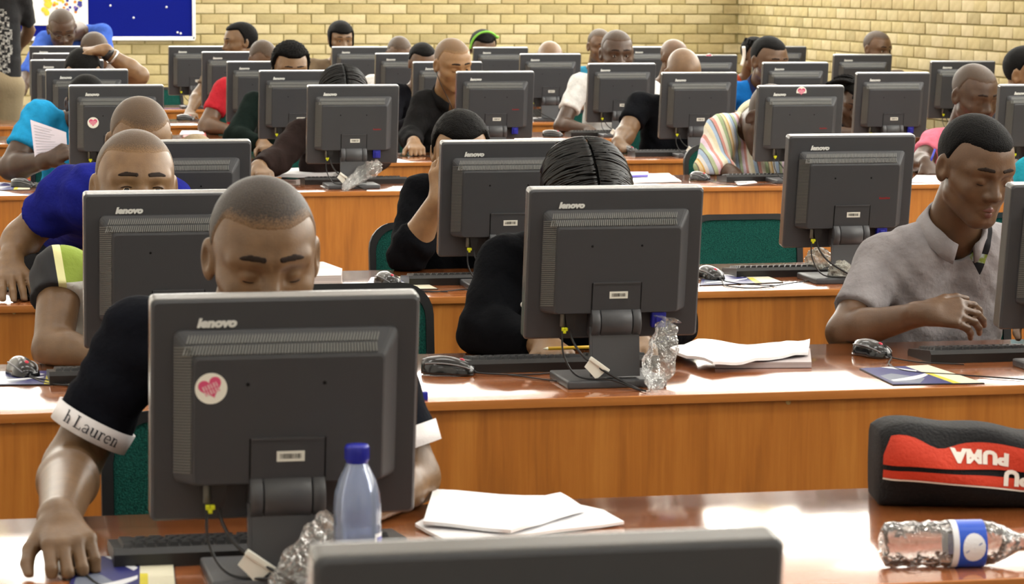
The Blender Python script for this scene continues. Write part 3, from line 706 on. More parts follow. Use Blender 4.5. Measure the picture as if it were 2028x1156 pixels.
def person(key, label, row, head, hw, yaw=0, pitch=15, roll=0, tone='b', hair='buzz', shirt='303030', sleeve=.55, a=None, b=None, y=None, vox=None, eyes=1.0, mouth=0.0,
           lean=0.0, sw=.2, bulk=1.0, collar=None, jaw=1.0, neck=None, pelvis=None, hand_a=None, hand_b=None, pat=None, mats=None, standing=False, stubble=True, trousers='22252c', extra=None, hs=1.0, sc=None, brow=True, group='people sitting at the computers', lips=True, arm_r=1.0, cuts=None, collar_fit=(0, 1)):
    Y0 = ROWS.get(row, 0)+DEEP
    yy = Y0+.02 if y is None else y
    hc = J(head[0], head[1], yy); dist = np.linalg.norm(hc-CAM)
    s = sc or hw/F_PX*dist/.153
    if vox is None: vox = max(.0031, dist*.0005)*(1.3 if eyes == 0 and key not in ('p1', 'greyshirt') else 1)
    H = Head(hc, s, yaw, pitch, roll, jaw)
    bk = math.sqrt(s)*bulk
    # joints
    nb = H.w(0, -.035, -.13) + V(0, .03, -.025)*s if neck is None else np.asarray(neck, float)
    pel = V(nb[0], max(nb[1]+.12, Y0+.22), .57) if pelvis is None else np.asarray(pelvis, float)
    tdir = unit(nb-pel); lat = unit(np.cross(tdir, V(0, 1, 0))); lat = lat if lat[0] > 0 else -lat
    if lean: lat = unit(lat+V(0, 0, lean))
    sw *= bk
    Ss = {}; arms = {}
    for side, spec in ((-1, a), (1, b)):
        sp = dict(spec or {})
        S_ = sp.get('S'); S_ = nb+lat*side*sw-tdir*.055 if S_ is None else np.asarray(S_, float)
        E_ = sp.get('E'); E_ = S_+V(side*.06, -.2, -.24)*bk if E_ is None else np.asarray(E_, float)
        W_ = sp.get('W'); W_ = V(nb[0]+side*.1, min(E_[1]-.2, Y0-.12), DESK_Z+.095) if W_ is None else np.asarray(W_, float)
        if spec is None: E_[2] = max(E_[2], DESK_Z+.068); E_[1] = max(E_[1], Y0-.02)
        arms[side] = (S_, E_, W_, sp)
    base = V(pel[0], pel[1], 0.0)
    root = thing('person', label, 'person', base, 0, group)
    PEOPLE[key] = root
    sk = skin(tone)
    pts = [nb, pel]+[p for v in arms.values() for p in v[:3]]+[H.c]
    lo = np.min(pts, 0)-.2*bk; hi = np.max(pts, 0)+.2*bk; lo[2] = min(lo[2], .45); hi[2] = max(hi[2], H.c[2]+.17*s)
    fine = [(H.c-.125*s, H.c+.135*s, vox)]
    for sd, (S_, E_, W_, sp) in arms.items():
        if sp.get('show'): c = W_+unit(np.asarray(sp.get('d', V(0, -1, -.1)), float))*.07; fine.append((c-.12, c+.12, max(vox, .0036 if key == 'p1' else .0048)))
        elif sp.get('fine'): fine.append((W_-.08, E_+.08, .008))
    coarse = max(.011, vox*2.2)
    fd = Field(lo, hi, coarse, fine)
    # trunk under the clothes
    for sd in (-1, 1):
        fd.cone(nb-tdir*.1+lat*sd*.075*bk, pel+lat*sd*.06*bk, .07*bk, .085*bk, .05)
        S_, E_, W_, sp = arms[sd]; r = bk*sp.get('r', 1.0)*arm_r
        fd.cone(nb-tdir*.025+lat*sd*.03*bk, S_, .038*bk, .048*bk, .04)
        fd.cone(S_, E_, .049*r, .041*r, .03)
        m = E_+(W_-E_)*.28
        fd.cone(E_, m, .040*r, .0425*r, .02); fd.cone(m, W_, .0425*r, .0265*r, .02)
    fd.cone(H.w(0, -.022, -.045), nb, .056*s, .06*s, .035)
    def fh(P): return H.face(H.loc(P), eyes if vox < .0065 else 0, mouth)*s
    bl, bh = H.box(); fd.op(bl, bh, fh, .02*s)
    nails = [] if (a or {}).get('nails') else None
    for sd in (-1, 1):
        S_, E_, W_, sp = arms[sd]; d = np.asarray(sp.get('d', V(-sd*.12, -1, -.18)), float)
        hand(fd, W_+unit(W_-E_)*.012, d, np.asarray(sp.get('n', V(0, -.1, 1)), float), sp.get('thumb', 1), sp.get('hs', hs)*bk, sp.get('curl', (22, 32, 22)), sp.get('spread', 1.0), sp.get('tcurl', 0), nails if sd == -1 else None)
    rest_on_desks(fd)
    v, q = fd.surface(); body = np_obj('body', v, q, sk, root, base)
    # eyes, eyebrows, lips
    if vox < .0065 and eyes > 0:
        for sd in (-1, 1):
            mb = MB(); n = 14; rr = .0118
            fx = unit(H.f*1.0+H.l*0-H.u*.12); ux = unit(H.u-fx*(H.u @ fx)); lx = np.cross(ux, fx)
            Mx = Matrix([list(lx)+[0], list(ux)+[0], list(fx)+[0], [0, 0, 0, 1]]).transposed(); Mx.translation = Vector(H.w(sd*.031, .0745, -.003)-base)
            mb.lathe([(.0001*s, -rr*s)]+[(rr*s*math.sin(t), -rr*s*math.cos(t)) for t in np.linspace(.3, 2.62, 9)], n, 0, Mx)
            mb.lathe([(rr*s*math.sin(t), -rr*s*math.cos(t)) for t in np.linspace(2.62, 3.13, 4)], n, 1, Mx)
            mb.obj('eye', [M_eye, M_iris], root)
    if vox < .0075 and brow:
        for sd in (-1, 1):
            p, mid_, r_ = V(.014*sd, .0985, .0275), V(.033*sd, .0905, .0292), V(.050*sd, .075, .0245); cc = H.w(*mid_); fb = Field(cc-.032*s, cc+.032*s, max(.0022, vox*.6))
            def fe(P):
                L = H.loc(P); d = H.skull(L); A = [np.abs(L[0]), L[1], L[2]]
                d = smin(d, sd_cone(A, V(.01, .084, .019), V(.048, .066, .021), .0095, .009), .018)-.0013
                return np.maximum(d, smin(sd_cone(L, p, mid_, .0048, .0046), sd_cone(L, mid_, r_, .0046, .003), .003))*s
            fb.op(cc-.04, cc+.04, fe, .001); v, q = fb.surface()
            if len(q): np_obj('eyebrow', v, q, M_brow, root, base)
    if vox < .0055 and lips:
        for nm, c0, c1, r0 in (('upper_lip', V(0, .0897, -.0672), V(.021, .081, -.0705+mouth), .0094), ('lower_lip', V(0, .0883, -.0785), V(.0165, .081, -.0757+mouth), .0099)):
            cc = H.w(0, .088, -.073); fb = Field(cc-.036*s, cc+.036*s, max(.002, vox*.6))
            def fl(P):
                L = H.loc(P); A = [np.abs(L[0]), L[1], L[2]]; d = sd_cone(A, c0, c1, r0, .0042)
                return np.maximum(d, np.maximum(.084-L[1]-A[0]*-.22, (-.0723-L[2]) if nm[0] == 'u' else (L[2]+.0727)))*s
            fb.op(cc-.04*s, cc+.04*s, fl, .001); v, q = fb.surface()
            if len(q): np_obj(nm, v, q, LIPS[tone], root, base)
    if vox < .0065 and brow:
        for sd in (-1, 1):
            pts = []
            for k in range(11):
                t = k/10; u = -.0125+.025*t
                w = (-.0085-.0022*math.sin(math.pi*t)) if eyes < .2 else (.0004+.0032*math.sin(math.pi*t)*eyes)
                v_ = .0742+.0145*math.sqrt(max(1-(u/.0162)**2-((w+.002)/.0132)**2, .05)); pts.append(Vector(H.w(sd*(.031+u), v_, w)-base))
            MB().tube(pts, [.0004*s]+[.0011*s]*9+[.0004*s], 5).obj('eyelash', M_brow, root)
    # hair
    if hair:
        thick, hm, wav = {'buzz': (.0042, M_BZ[tone], 0), 'stub': (.0034, M_stub[tone], 0), 'short': (.009, M_hair, .002), 'curly': (.019, M_hair, .007), 'afro': (.013, M_hair, .003), 'crop': (.006, M_hair, .001), 'fringe': (.016, M_hair, .002), 'long': (.009, M_hair, .001), 'back': (.012, M_hair, .002), 'braid': (.012, M_hair, .004)}[hair]
        hl = vox*1.2 if thick < .0043 else max(vox, .005)
        fb = Field(H.c-.14*s, H.c+.16*s, hl)
        def fhair(P):
            L = H.loc(P); A = np.abs(L[0]); d = H.skull(L)
            top = {'fringe': .045, 'long': .055, 'back': .075}.get(hair, .066)
            front = top+np.minimum(np.maximum(A-.03, 0)*.35, .01)
            line = np.where(L[1] > .025, front-np.maximum(.07-L[1], 0)*.18, np.where(L[1] > -.0, front-.0081-(.025-L[1])*2.0, -.03+(L[1]+.0)*.55))
            if hair in ('long', 'fringe'): line = np.where(L[1] < .03, -.06, line)
            g = (L[2]-line)/s
            off = thick*np.clip(g/.014, 0, 1)**.6-.0015
            if wav: off = off+wav*np.sin(P[0]*430/s+P[2]*120)*np.sin(P[1]*410/s+1)*np.sin(P[2]*390/s)*np.clip(g/.02, 0, 1)
            return np.maximum(d-off, -g*.6)*s
        fb.op(H.c-.16*s, H.c+.18*s, fhair, .001); v, q = fb.surface(); ho = np_obj('hair', v, q, hm, root, base)
        if hair in ('buzz', 'stub'):
            L = H.loc(v.T); A = np.abs(L[0]); front = .066+np.minimum(np.maximum(A-.03, 0)*.35, .01)
            line = np.where(L[1] > .025, front-np.maximum(.07-L[1], 0)*.18, np.where(L[1] > 0, front-.0081-(.025-L[1])*2.0, -.03+L[1]*.55))
            at = ho.data.attributes.new('fade', 'FLOAT', 'POINT'); at.data.foreach_set('value', np.clip((L[2]-line)/.035, 0, 1).astype(np.float32))
    # shirt
    if mats is None: mats = [mat('cloth_'+shirt, shirt, .9, .2 if int(shirt, 16) > 0x404040 else .05, noise=((14, 14, 14), '%02x%02x%02x' % tuple(int(int(shirt[i:i+2], 16)*.86) for i in (0, 2, 4)), .35, .65), bump=(55.0, .35))]
    cl = .012*bk; sv = max(.009, dist*.0009)
    ft = Field(lo-.05, hi+.05, sv)
    for sd in (-1, 1):
        S_, E_, W_, sp = arms[sd]; r = bk*sp.get('r', 1.0)*arm_r; sl = sp.get('sleeve', sleeve)
        ft.cone(nb-tdir*.1+lat*sd*.078*bk, pel+lat*sd*.07*bk, .07*bk+cl, .085*bk+cl, .06)
        ft.cone(nb-tdir*.035+lat*sd*.045*bk, S_, .036*bk+cl, .05*bk+cl, .045)
        if sl > 0:
            d1 = unit(E_-S_); ts = min(sl, 1.0); end = S_+(E_-S_)*ts; L = np.linalg.norm(E_-S_)
            fl = cl+(.003*bk if sl < .9 else 0)
            rr = (.049+(.041-.049)*ts)*r
            ft.cone(S_, end+d1*(.03 if sl < .9 else 0), .049*r+cl, rr+fl, .035, cut=(end, d1) if sl < .9 else None)
            if sl > 1:
                d2 = unit(W_-E_); t2 = min(sl-1, 1); e2 = E_+(W_-E_)*t2; m = E_+(W_-E_)*.28
                ft.cone(E_, m, .041*r+cl, .0425*r+cl*.9, .02); ft.cone(m, e2+d2*.02, .0425*r+cl*.9, (.0425-.016*max(t2-.28, 0)/.72)*r+cl*.8, .02, cut=(e2, d2))
    # soft folds: shallow ripples laid over the cloth
    X, Yc, Z = np.meshgrid(*ft.ax, indexing='ij', sparse=True)
    ft.F += (.0032*np.sin(X*46+Z*21+1.3*np.sin(Yc*17))*np.sin(Z*37-Yc*29+2*np.sin(X*13))+.0018*np.sin(Z*90+X*60+3*np.sin(X*25))).astype(np.float32)*bk
    # neck opening
    ft.op(nb-.13*s, nb+.16*s, lambda P: sd_cone(P, nb-tdir*.01+V(0, -.012, -.01), H.w(0, -.0, -.06), .062*s, .075*s), .008, 's')
    if extra and 'shirt' in extra: extra['shirt'](ft, nb, H, arms, lat, tdir, bk)
    rest_on_desks(ft)
    v, q = ft.surface(); so = np_obj('shirt', v, q, mats, root, base, None if cuts else pat)
    if cuts:
        bm = bmesh.new(); bm.from_mesh(so.data)
        for pt, nn in cuts: bmesh.ops.bisect_plane(bm, geom=list(bm.verts)+list(bm.edges)+list(bm.faces), plane_co=Vector(pt-base), plane_no=Vector(nn))
        cs = np.array([f.calc_center_median()[:] for f in bm.faces])+base; ids = pat(cs).astype(int)
        for f, i_ in zip(bm.faces, ids): f.material_index = int(i_)
        bm.to_mesh(so.data); bm.free()
    if collar:
        mb = MB(); ch_, cs_ = collar_fit; cm = mat('cloth_'+collar, collar, .85, .2, bump=(55.0, .3)); ax = unit(H.w(0, -.02, -.05)-nb); fx = unit(H.f-ax*(H.f @ ax)); lx = np.cross(ax, fx); rings = []
        for rr, hh, dr in ((.058, -.015, 0), (.064, .028, -.1), (.069, .03, -.1), (.082, -.016, .18), (.078, -.02, .18), (.062, .012, 0)):
            ring = []
            for k in range(30):
                t = R(20)+R(320)*k/29; ring.append(tuple(nb+ax*ch_+s*cs_*(lx*math.sin(t)*rr*1.06+fx*math.cos(t)*(rr*1.1)+ax*(hh-(.018 if math.cos(t) > .55 else 0)*(math.cos(t)-.55)/.4))-base+fx*.012*s))
            rings.append(ring)
        n = 30; vs = [p for r_ in rings for p in r_]; fs = [(i*n+k, i*n+k+1, ((i+1) % 6)*n+k+1, ((i+1) % 6)*n+k) for i in range(6) for k in range(n-1)]+[tuple(i*n for i in range(6)), tuple(i*n+n-1 for i in range(6))[::-1]]
        mb.add(vs, fs, 0, True); mb.obj('collar', cm, root)
    # trousers
    tm = mat('cloth_'+trousers, trousers, .9, .15, bump=(60.0, .3)); lo2 = V(base[0]-.4, base[1]-.75, 0); hi2 = V(base[0]+.4, base[1]+.35, pel[2]+.15)
    ff = Field(lo2, hi2, .022)
    for sd in (-1, 1):
        hp = pel+lat*sd*.085*bk-V(0, 0, .03); ff.cone(pel+lat*sd*.05, hp, .115*bk, .105*bk, .05)
        if standing: kn = V(hp[0], hp[1]-.02, hp[2]*.52); ff.cone(hp, kn, .1*bk, .07*bk, .03); ff.cone(kn, V(kn[0], kn[1]+.03, .06), .07*bk, .055*bk, .03); ft_ = V(kn[0], kn[1]+.03, .045)
        else: kn = V(hp[0]+sd*.04, hp[1]-.42, .52); ff.cone(hp, kn, .092*bk, .068*bk, .03); ff.cone(kn, V(kn[0], kn[1]+.06, .06), .066*bk, .05*bk, .03); ft_ = V(kn[0], kn[1]+.06, .045)
        ff.cone(ft_, ft_+V(0, -.17, -.005), .042, .036, .03)
    v, q = ff.surface(); np_obj('trousers', v, q, tm, root, base)
    if nails:
        for c, d_, n_, k_ in nails:
            if c[2] < DESK_Z+.009: continue
            l_ = np.cross(d_, n_); mb = MB(); Mx = Matrix([list(l_)+[0], list(d_)+[0], list(n_)+[0], [0, 0, 0, 1]]).transposed(); Mx.translation = Vector(c-base)
            mb.lathe([(.0001, -.002), (.0055*k_, -.001), (.005*k_, .0012), (.003*k_, .0018), (.0001, .002)], 12, 0, Mx); mb.obj('fingernail', mat('nail', 'a5826c', .3), root)
    return dict(root=root, base=base, H=H, nb=nb, arms=arms, s=s, bk=bk, lat=lat, tdir=tdir, pel=pel)
# ------------------------------------------------------------------ the people
Y = {r: ROWS[r]+DEEP for r in ROWS}
DZ = DESK_Z
# front row
P1 = person('p1', 'smiling man in a black polo with white sleeve bands, hand on the mouse, front row', 1, (521, 511), 200, 2, 12, 0, 'a', 'buzz', '14161c', .74,
    y=4.78, eyes=0.0, mouth=.006, collar='e8e6e2', collar_fit=(.02, 1.2), sw=.205, jaw=1.05,
    a=dict(S=J(278, 668, 5.0), E=J(140, 925, 5.0), W=J(118, 1030, 4.43), d=V(.14, -1, -.22), n=V(0, -.25, 1), thumb=1, show=True, nails=True, curl=(30, 32, 22), r=1.12, hs=.98, spread=1.3, fine=True),
    b=dict(E=J(818, 945, 4.86), W=J(690, 1040, 4.6), r=1.05))
# second row
def ycut(px0, py0, px1, py1, y):
    """plane through two points of the cloth, running straight back"""
    p, q = J(px0, py0, y), J(px1, py1, y); return p, unit(np.cross(q-p, V(0, 1, 0)))
def side(c, cut): return (c-cut[0]) @ cut[1]
JC = [ycut(104, 480, 126, 640, 6.85), ycut(112, 480, 134, 640, 6.85), ycut(120, 480, 142, 640, 6.85), ycut(60, 560, 200, 556, 6.85), ycut(60, 516, 165, 476, 6.85), ycut(116, 480, 138, 640, 6.85)]
def jersey_pat(c):
    d = [side(c, k) for k in JC]; ref = [side(np.array([J(300, 620, 6.85)]), k)[0] for k in JC]; r = [a*b > 0 for a, b in zip(d, ref)]; out = np.zeros(len(c))
    out[r[0]] = 1; out[r[5] & ~r[1]] = 0; out[r[2]] = 2; out[r[2] & r[3]] = 3; out[r[2] & ~r[4]] = 0
    return out
JP = person('jersey', 'person in a green, white and black sports shirt hidden behind the second row monitor', 2, (318, 515), 138, 10, 40, 0, 'a', 'stub', '1d1e22', .35, y=Y[2]-.05,
    neck=J(268, 548, Y[2]+.14), a=dict(S=J(122, 545, Y[2]+.16), E=J(104, 692, Y[2]-.02), W=J(215, 712, Y[2]-.12), r=1.1, fine=True, show=False), eyes=0,
    mats=[mat('jersey_black', '1b1c20', .8), mat('jersey_piping', 'd8d69c', .7), mat('jersey_green', '7f9431', .8, bump=(50., .3)), mat('jersey_white', 'c9c8c2', .8, bump=(50., .3))], pat=jersey_pat, cuts=JC)
def long_hair(P, length, part=0.0, strands=70, seed=1, wid=.082, frontdrop=.02):
    """strands of straight hair over the skull, one part"""
    H, base, s = P['H'], P['base'], P['s']; r = random.Random(seed); mb = MB()
    for k in range(strands):
        sd = 1 if k % 2 else -1; v0 = -.112+.2*r.random(); pts = []
        u0 = part+sd*.003; ph = r.uniform(0, 6.28); lift = r.uniform(-.004, .004); dr = r.uniform(-.014, .014); end = r.uniform(1.5, 1.85)
        for i in range(9):
            t = i/8; ang = min(t*end, 1.57)
            u = u0+sd*(wid+lift)*math.sin(ang); w = .035+(.093+lift)*math.cos(ang)-max(t*end-1.57, 0)*length
            v = v0-.012+dr*t+.003*math.sin(5*t+ph); e = math.sqrt(max(1-((v+.014)/.118)**2, .1)); pts.append(tuple(H.w(u*(.3+.7*e), v, .035+(w-.035)*(e if w > .035 else 1))-base))
        pts = smooth_curve(pts, 2); n = len(pts); mb.tube(pts, [.0034*s*(1-.6*max(0, i/n-.75)/.25) for i in range(n)], 4)
    o = mb.obj('hair_strands', mat('glossy_hair', '050505', .3, .4), P['root']); o['kind'] = 'stuff'
CW = person('cardigan', 'woman with glossy black hair bent low, in a black cardigan with white buttons', 2, (1167, 402), 140, 5, 52, -4, 'd', 'long', '0f1013', 1.9, y=Y[2]-.02, eyes=0,
    neck=J(1160, 440, Y[2]+.16), a=dict(S=J(1003, 525, Y[2]+.12), E=J(958, 655, Y[2]+.0), W=J(1075, 680, Y[2]-.17), r=1.15), b=dict(S=J(1308, 535, Y[2]+.14), E=J(1335, 640, Y[2]+.02), W=J(1262, 672, Y[2]-.17)), sw=.2)
long_hair(CW, .05, -.01, 460, 2, .092)
bt = []
for px, py in ((1043, 630), (1032, 657), (1037, 603)):
    p = J(px, py, Y[2]-.12); mb = MB().lathe([(.0001, 0), (.008, .0), (.008, .003), (.0001, .004)], 14, 0, Matrix.Translation(Vector(p-CW['base'])) @ Matrix.Rotation(R(90), 4, 'X')); mb.obj('button', M_white, CW['root'])
GC = [ycut(1888, 420, 1950, 548, 6.83), ycut(1995, 420, 1950, 548, 6.83), ycut(1900, 546, 2000, 546, 6.83), ycut(1900, 496, 2000, 512, 6.83), ycut(1900, 513, 2000, 532, 6.83)]
def gb_pat(c):
    d = [side(c, k) for k in GC]; ref = [side(np.array([J(1945, 480, 6.83)]), k)[0] for k in GC[:3]]; o = ((d[0]*ref[0] > 0) & (d[1]*ref[1] > 0) & (d[2]*ref[2] > 0) & (c[:, 1] < Y[2]+.16)).astype(int)
    o[(o == 1) & (d[3]*d[4] < 0)] = 2
    return o
GB = person('greyshirt', 'boy in a grey short-sleeved shirt looking down, blurred hand raised over the keyboard', 2, (1932, 334), 130, 10, 16, 3, 'b', 'crop', '8f8b8d', .72, y=Y[2]+.03, eyes=0,
    sw=.215, a=dict(S=J(1748, 520, Y[2]+.2), E=J(1672, 658, Y[2]+.05), W=J(1822, 622, Y[2]-.1), d=V(1, -.25, .02), n=V(.1, -.75, .65), thumb=-1, show=True, curl=(25, 30, 20), r=1.05, fine=True),
    b=dict(S=J(2080, 500, Y[2]+.2)), collar='8f8b8d', mats=[mat('cloth_grey', '918d8f', .85, .2, noise=((14, 14, 14), '807c7e', .35, .65), bump=(55., .4)), mat('inner_shirt', '131318', .9), mat('inner_print', '9aa3a6', .8, noise=((40, 40, 40), '6d7a2a', .45, .55))],
    pat=gb_pat, cuts=GC)
# third row
BT = person('bluetee', 'shaved man in a dark blue T-shirt peering over a monitor, ring on his hand', 3, (268, 373), 148, 5, -4, 2, 'd', 'stub', '1f2580', .62, y=7.75, vox=.0045, eyes=1.0,
    neck=J(254, 395, 8.05), standing=True, pelvis=V(J(185, 395, 9.0)[0], Y[3]+.27, .85), sw=.2, a=dict(S=J(135, 385, 8.25), E=J(45, 470, 8.35), W=J(25, 512, 8.25), d=V(.08, -.88, -.42), n=V(0, -.4, .9), thumb=1, show=True, curl=(6, 16, 14), spread=1.7, r=1.1, fine=True), b=dict(S=J(330, 400, 7.95), E=J(360, 480, 7.75), W=J(340, 545, 7.6)))
BH = person('bald3', 'man with a shaved head in a beige shirt, behind the blue T-shirt man', 3, (278, 284), 113, 8, 22, 0, 'd', 'stub', '9a8a70', .6, y=Y[3]+.12, eyes=0, pelvis=V(J(278, 280, 9.0)[0]+.33, Y[3]+.36, .57))
KC = person('knit', 'person with close black hair and black fuzzy sweater leaning on one hand, third row', 3, (912, 303), 100, -6, 15, 0, 'f', 'afro', '101114', 1.35, y=Y[3]+.02, eyes=0,
    neck=J(905, 372, Y[3]+.14), a=dict(S=J(838, 388, Y[3]+.14), E=J(806, 508, Y[3]-.02), W=J(868, 395, Y[3]-.12), d=V(.05, .1, 1), n=V(-.6, -.8, 0), thumb=1, show=True, r=1.2), sw=.18, hs=.95)
TQ = person('turquoise', 'person in a turquoise T-shirt at the right edge behind the grey shirt boy', 3, (2150, 230), 100, 0, 20, 0, 'b', 'buzz', '2a9fb5', .6, y=Y[3]+.05, eyes=0,
    a=dict(S=J(2050, 345, Y[3]+.12)))
# fourth row
CY_ = person('cyan', 'person in a cyan polo shirt holding a printed sheet, left end of fourth row', 4, (172, 208), 72, 5, 28, 0, 'c', 'crop', '2a9bd2', .62, y=Y[4]+.02, eyes=0, vox=.0055,
    neck=J(160, 232, Y[4]+.16), a=dict(S=J(78, 232, Y[4]+.14), E=J(22, 332, Y[4]+.0), W=J(92, 318, Y[4]-.18), d=V(.8, -.3, .45), n=V(-.5, -.7, .5), thumb=1, show=True, curl=(50, 50, 30), r=1.25), sw=.21, bulk=1.05)
BS = person('brown', 'woman with parted dark hair in a dark brown long-sleeved top', 4, (674, 196), 74, 0, 40, 0, 'd', 'long', '2b211f', 1.95, y=Y[4]+.05, eyes=0,
    neck=J(668, 232, Y[4]+.2), a=dict(S=J(596, 268, Y[4]+.16), E=J(548, 318, Y[4]+.0), W=J(514, 332, Y[4]-.2), d=V(.25, -1, -.3), show=True, curl=(30, 40, 25), r=1.2), b=dict(S=J(738, 265, Y[4]+.18), E=J(752, 312, Y[4]+.02), W=J(705, 335, Y[4]-.16)))
long_hair(BS, .05, .012, 260, 5, .092)
def stripe_mat():
    m = mat('striped_cloth', 'c9c4a8', .85, .2, bump=(55., .3)); nt = m.node_tree; b = nt.nodes['Principled BSDF']
    tc = nt.nodes.new('ShaderNodeTexCoord'); mp = nt.nodes.new('ShaderNodeMapping'); mp.inputs['Rotation'].default_value = (0, R(14), 0); nt.links.new(tc.outputs['Object'], mp.inputs[0])
    sx = nt.nodes.new('ShaderNodeSeparateXYZ'); nt.links.new(mp.outputs[0], sx.inputs[0])
    ml = nt.nodes.new('ShaderNodeMath'); ml.operation = 'MULTIPLY'; ml.inputs[1].default_value = 5.2; nt.links.new(sx.outputs[0], ml.inputs[0])
    fr_ = nt.nodes.new('ShaderNodeMath'); fr_.operation = 'FRACT'; nt.links.new(ml.outputs[0], fr_.inputs[0])
    r = nt.nodes.new('ShaderNodeValToRGB'); r.color_ramp.interpolation = 'CONSTANT'; cs = ['d2cbb0', '9fb3c9', '6c6a68', 'c48f86', 'd8d3c4', '9fb08a', '75706a', 'd9c9a0', 'c7a35c', 'd0cfca', '9fb3c9', '6c6a68', 'a9b795', 'd6c3d2', 'c48f86', 'd8d3c4']
    wd = [0, .09, .17, .19, .26, .34, .42, .44, .5, .53, .6, .68, .7, .78, .86, .93]; e = r.color_ramp.elements; e[0].color = lin(cs[0]); e[1].position = wd[1]; e[1].color = lin(cs[1])
    for p_, c_ in list(zip(wd, cs))[2:]: e.new(p_).color = lin(c_)
    nt.links.new(fr_.outputs[0], r.inputs[0]); nt.links.new(r.outputs[0], b.inputs['Base Color']); return m
SP = person('striped', 'man in a pastel striped shirt bending low behind the fourth row monitor', 4, (1522, 238), 86, 25, 50, 8, 'c', 'stub', 'c9c4a8', 1.8, y=Y[4]-.02, eyes=0, mats=[stripe_mat()],
    neck=J(1500, 238, Y[4]+.2), a=dict(S=J(1432, 262, Y[4]+.15), E=J(1408, 330, Y[4]+.06), W=J(1450, 345, Y[4]-.1), r=1.2), pelvis=V(J(1505, 230, Y[4])[0], Y[4]+.32, .57), collar='d2cfb0', sw=.22, bulk=1.1)
PK = person('pink', 'man with a shaved head in a bright pink shirt writing with a pen', 4, (1931, 190), 78, 14, 14, 0, 'c', 'stub', 'e0788f', .6, y=Y[4]+.05, eyes=.8,
    a=dict(S=J(1853, 285, Y[4]+.18), E=J(1822, 322, Y[4]+.02), W=J(1836, 326, Y[4]-.16), d=V(.1, -.7, -.6), show=True, curl=(35, 45, 30), r=1.1), sw=.2)
RE = person('edge4', 'man with cropped hair at the right edge, turned away to the right', 5, (2036, 150), 72, 40, 8, 0, 'd', 'crop', '3a3c42', .6, y=Y[5]+.05, eyes=.6)
# fifth row
AH = person('armhead', 'man resting a forearm on his head, dark watch on the wrist', 5, (164, 152), 68, 0, 30, 0, 'd', 'crop', '4a4f58', .4, y=Y[5]+.05, eyes=0, vox=.0055,
    b=dict(S=J(232, 205, Y[5]+.2), E=J(276, 150, Y[5]+.08), W=J(207, 101, Y[5]+.02), d=V(-1, -.05, -.08), n=V(0, -.2, 1), show=True, curl=(12, 18, 15), r=1.1, fine=True))
CU = person('curly', 'woman with curly black hair in a dark green long-sleeved top', 5, (576, 136), 62, 4, 10, 0, 'd', 'curly', '16201d', 1.95, y=Y[5]+.05, eyes=1, vox=.0055,
    a=dict(S=J(505, 208, Y[5]+.17), E=J(466, 272, Y[5]+.0), W=J(520, 286, Y[5]-.2), r=1.15))
BK = person('earphones', 'man with a shaved head, closed eyes and earphones in a black button-up shirt', 5, (897, 128), 65, 16, 14, -3, 'f', 'stub', '1d1c1d', 1.9, y=Y[5]+.05, eyes=.15, vox=.0052, collar='1d1c1d',
    a=dict(S=J(842, 205, Y[5]+.18), E=J(812, 272, Y[5]+.05), W=J(820, 284, Y[5]-.2), d=V(0, -1, -.3), show=True, curl=(35, 40, 20), r=1.15))
ep = MB().tube(smooth_curve([BK['H'].w(-.088, .0, -.02), BK['H'].w(-.07, .04, -.09), BK['H'].w(-.03, .06, -.17), BK['H'].w(.0, .06, -.25)]), .0022, 6)
ep = ep.obj('earphone_cord', M_cable); tag(ep, 'thin black earphone cord hanging from the ear of the black-shirted man', 'earphones')
BB = person('bald5', 'man with a glossy bald head bent forward in a black T-shirt', 5, (1353, 148), 64, 5, 30, 0, 'a', None, '121317', .65, y=Y[5]+.02, eyes=0,
    a=dict(S=J(1268, 208, Y[5]+.15), E=J(1240, 264, Y[5]+.0), W=J(1226, 283, Y[5]-.16), d=V(.35, -1, -.35), show=True, curl=(40, 45, 30), r=1.2), sw=.21)
BR = person('braids', 'woman with a black braided ponytail peering between two monitors', 5, (1693, 206), 60, -12, 18, 10, 'c', 'braid', '20222b', .6, y=Y[5]+.1, eyes=.8, vox=.0055, neck=J(1712, 246, Y[5]+.2))
def braids(P, starts, n, ln, seed, spread, down, name='braid'):
    H, base, s = P['H'], P['base'], P['s']; r = random.Random(seed)
    for k in range(n):
        p = starts(k, r); pts = [Vector(p)]; d = Vector((spread*r.uniform(.5, 1.3), r.uniform(-.3, .3), r.uniform(-.2, .5)))
        for i in range(1, 9): pts.append(pts[-1]+d*ln/8); d.z -= down/8
        mb = MB(); mb.tube([q-Vector(base) for q in smooth_curve(pts, 2)], [(.0075+.0018*math.sin(i*2.2))*s for i in range(17)], 6); mb.obj(name, M_hair, P['root'])
braids(BR, lambda k, r: BR['H'].w(r.uniform(-.05, .02), r.uniform(-.06, .04), .115), 16, .17, 3, -.75, .9)
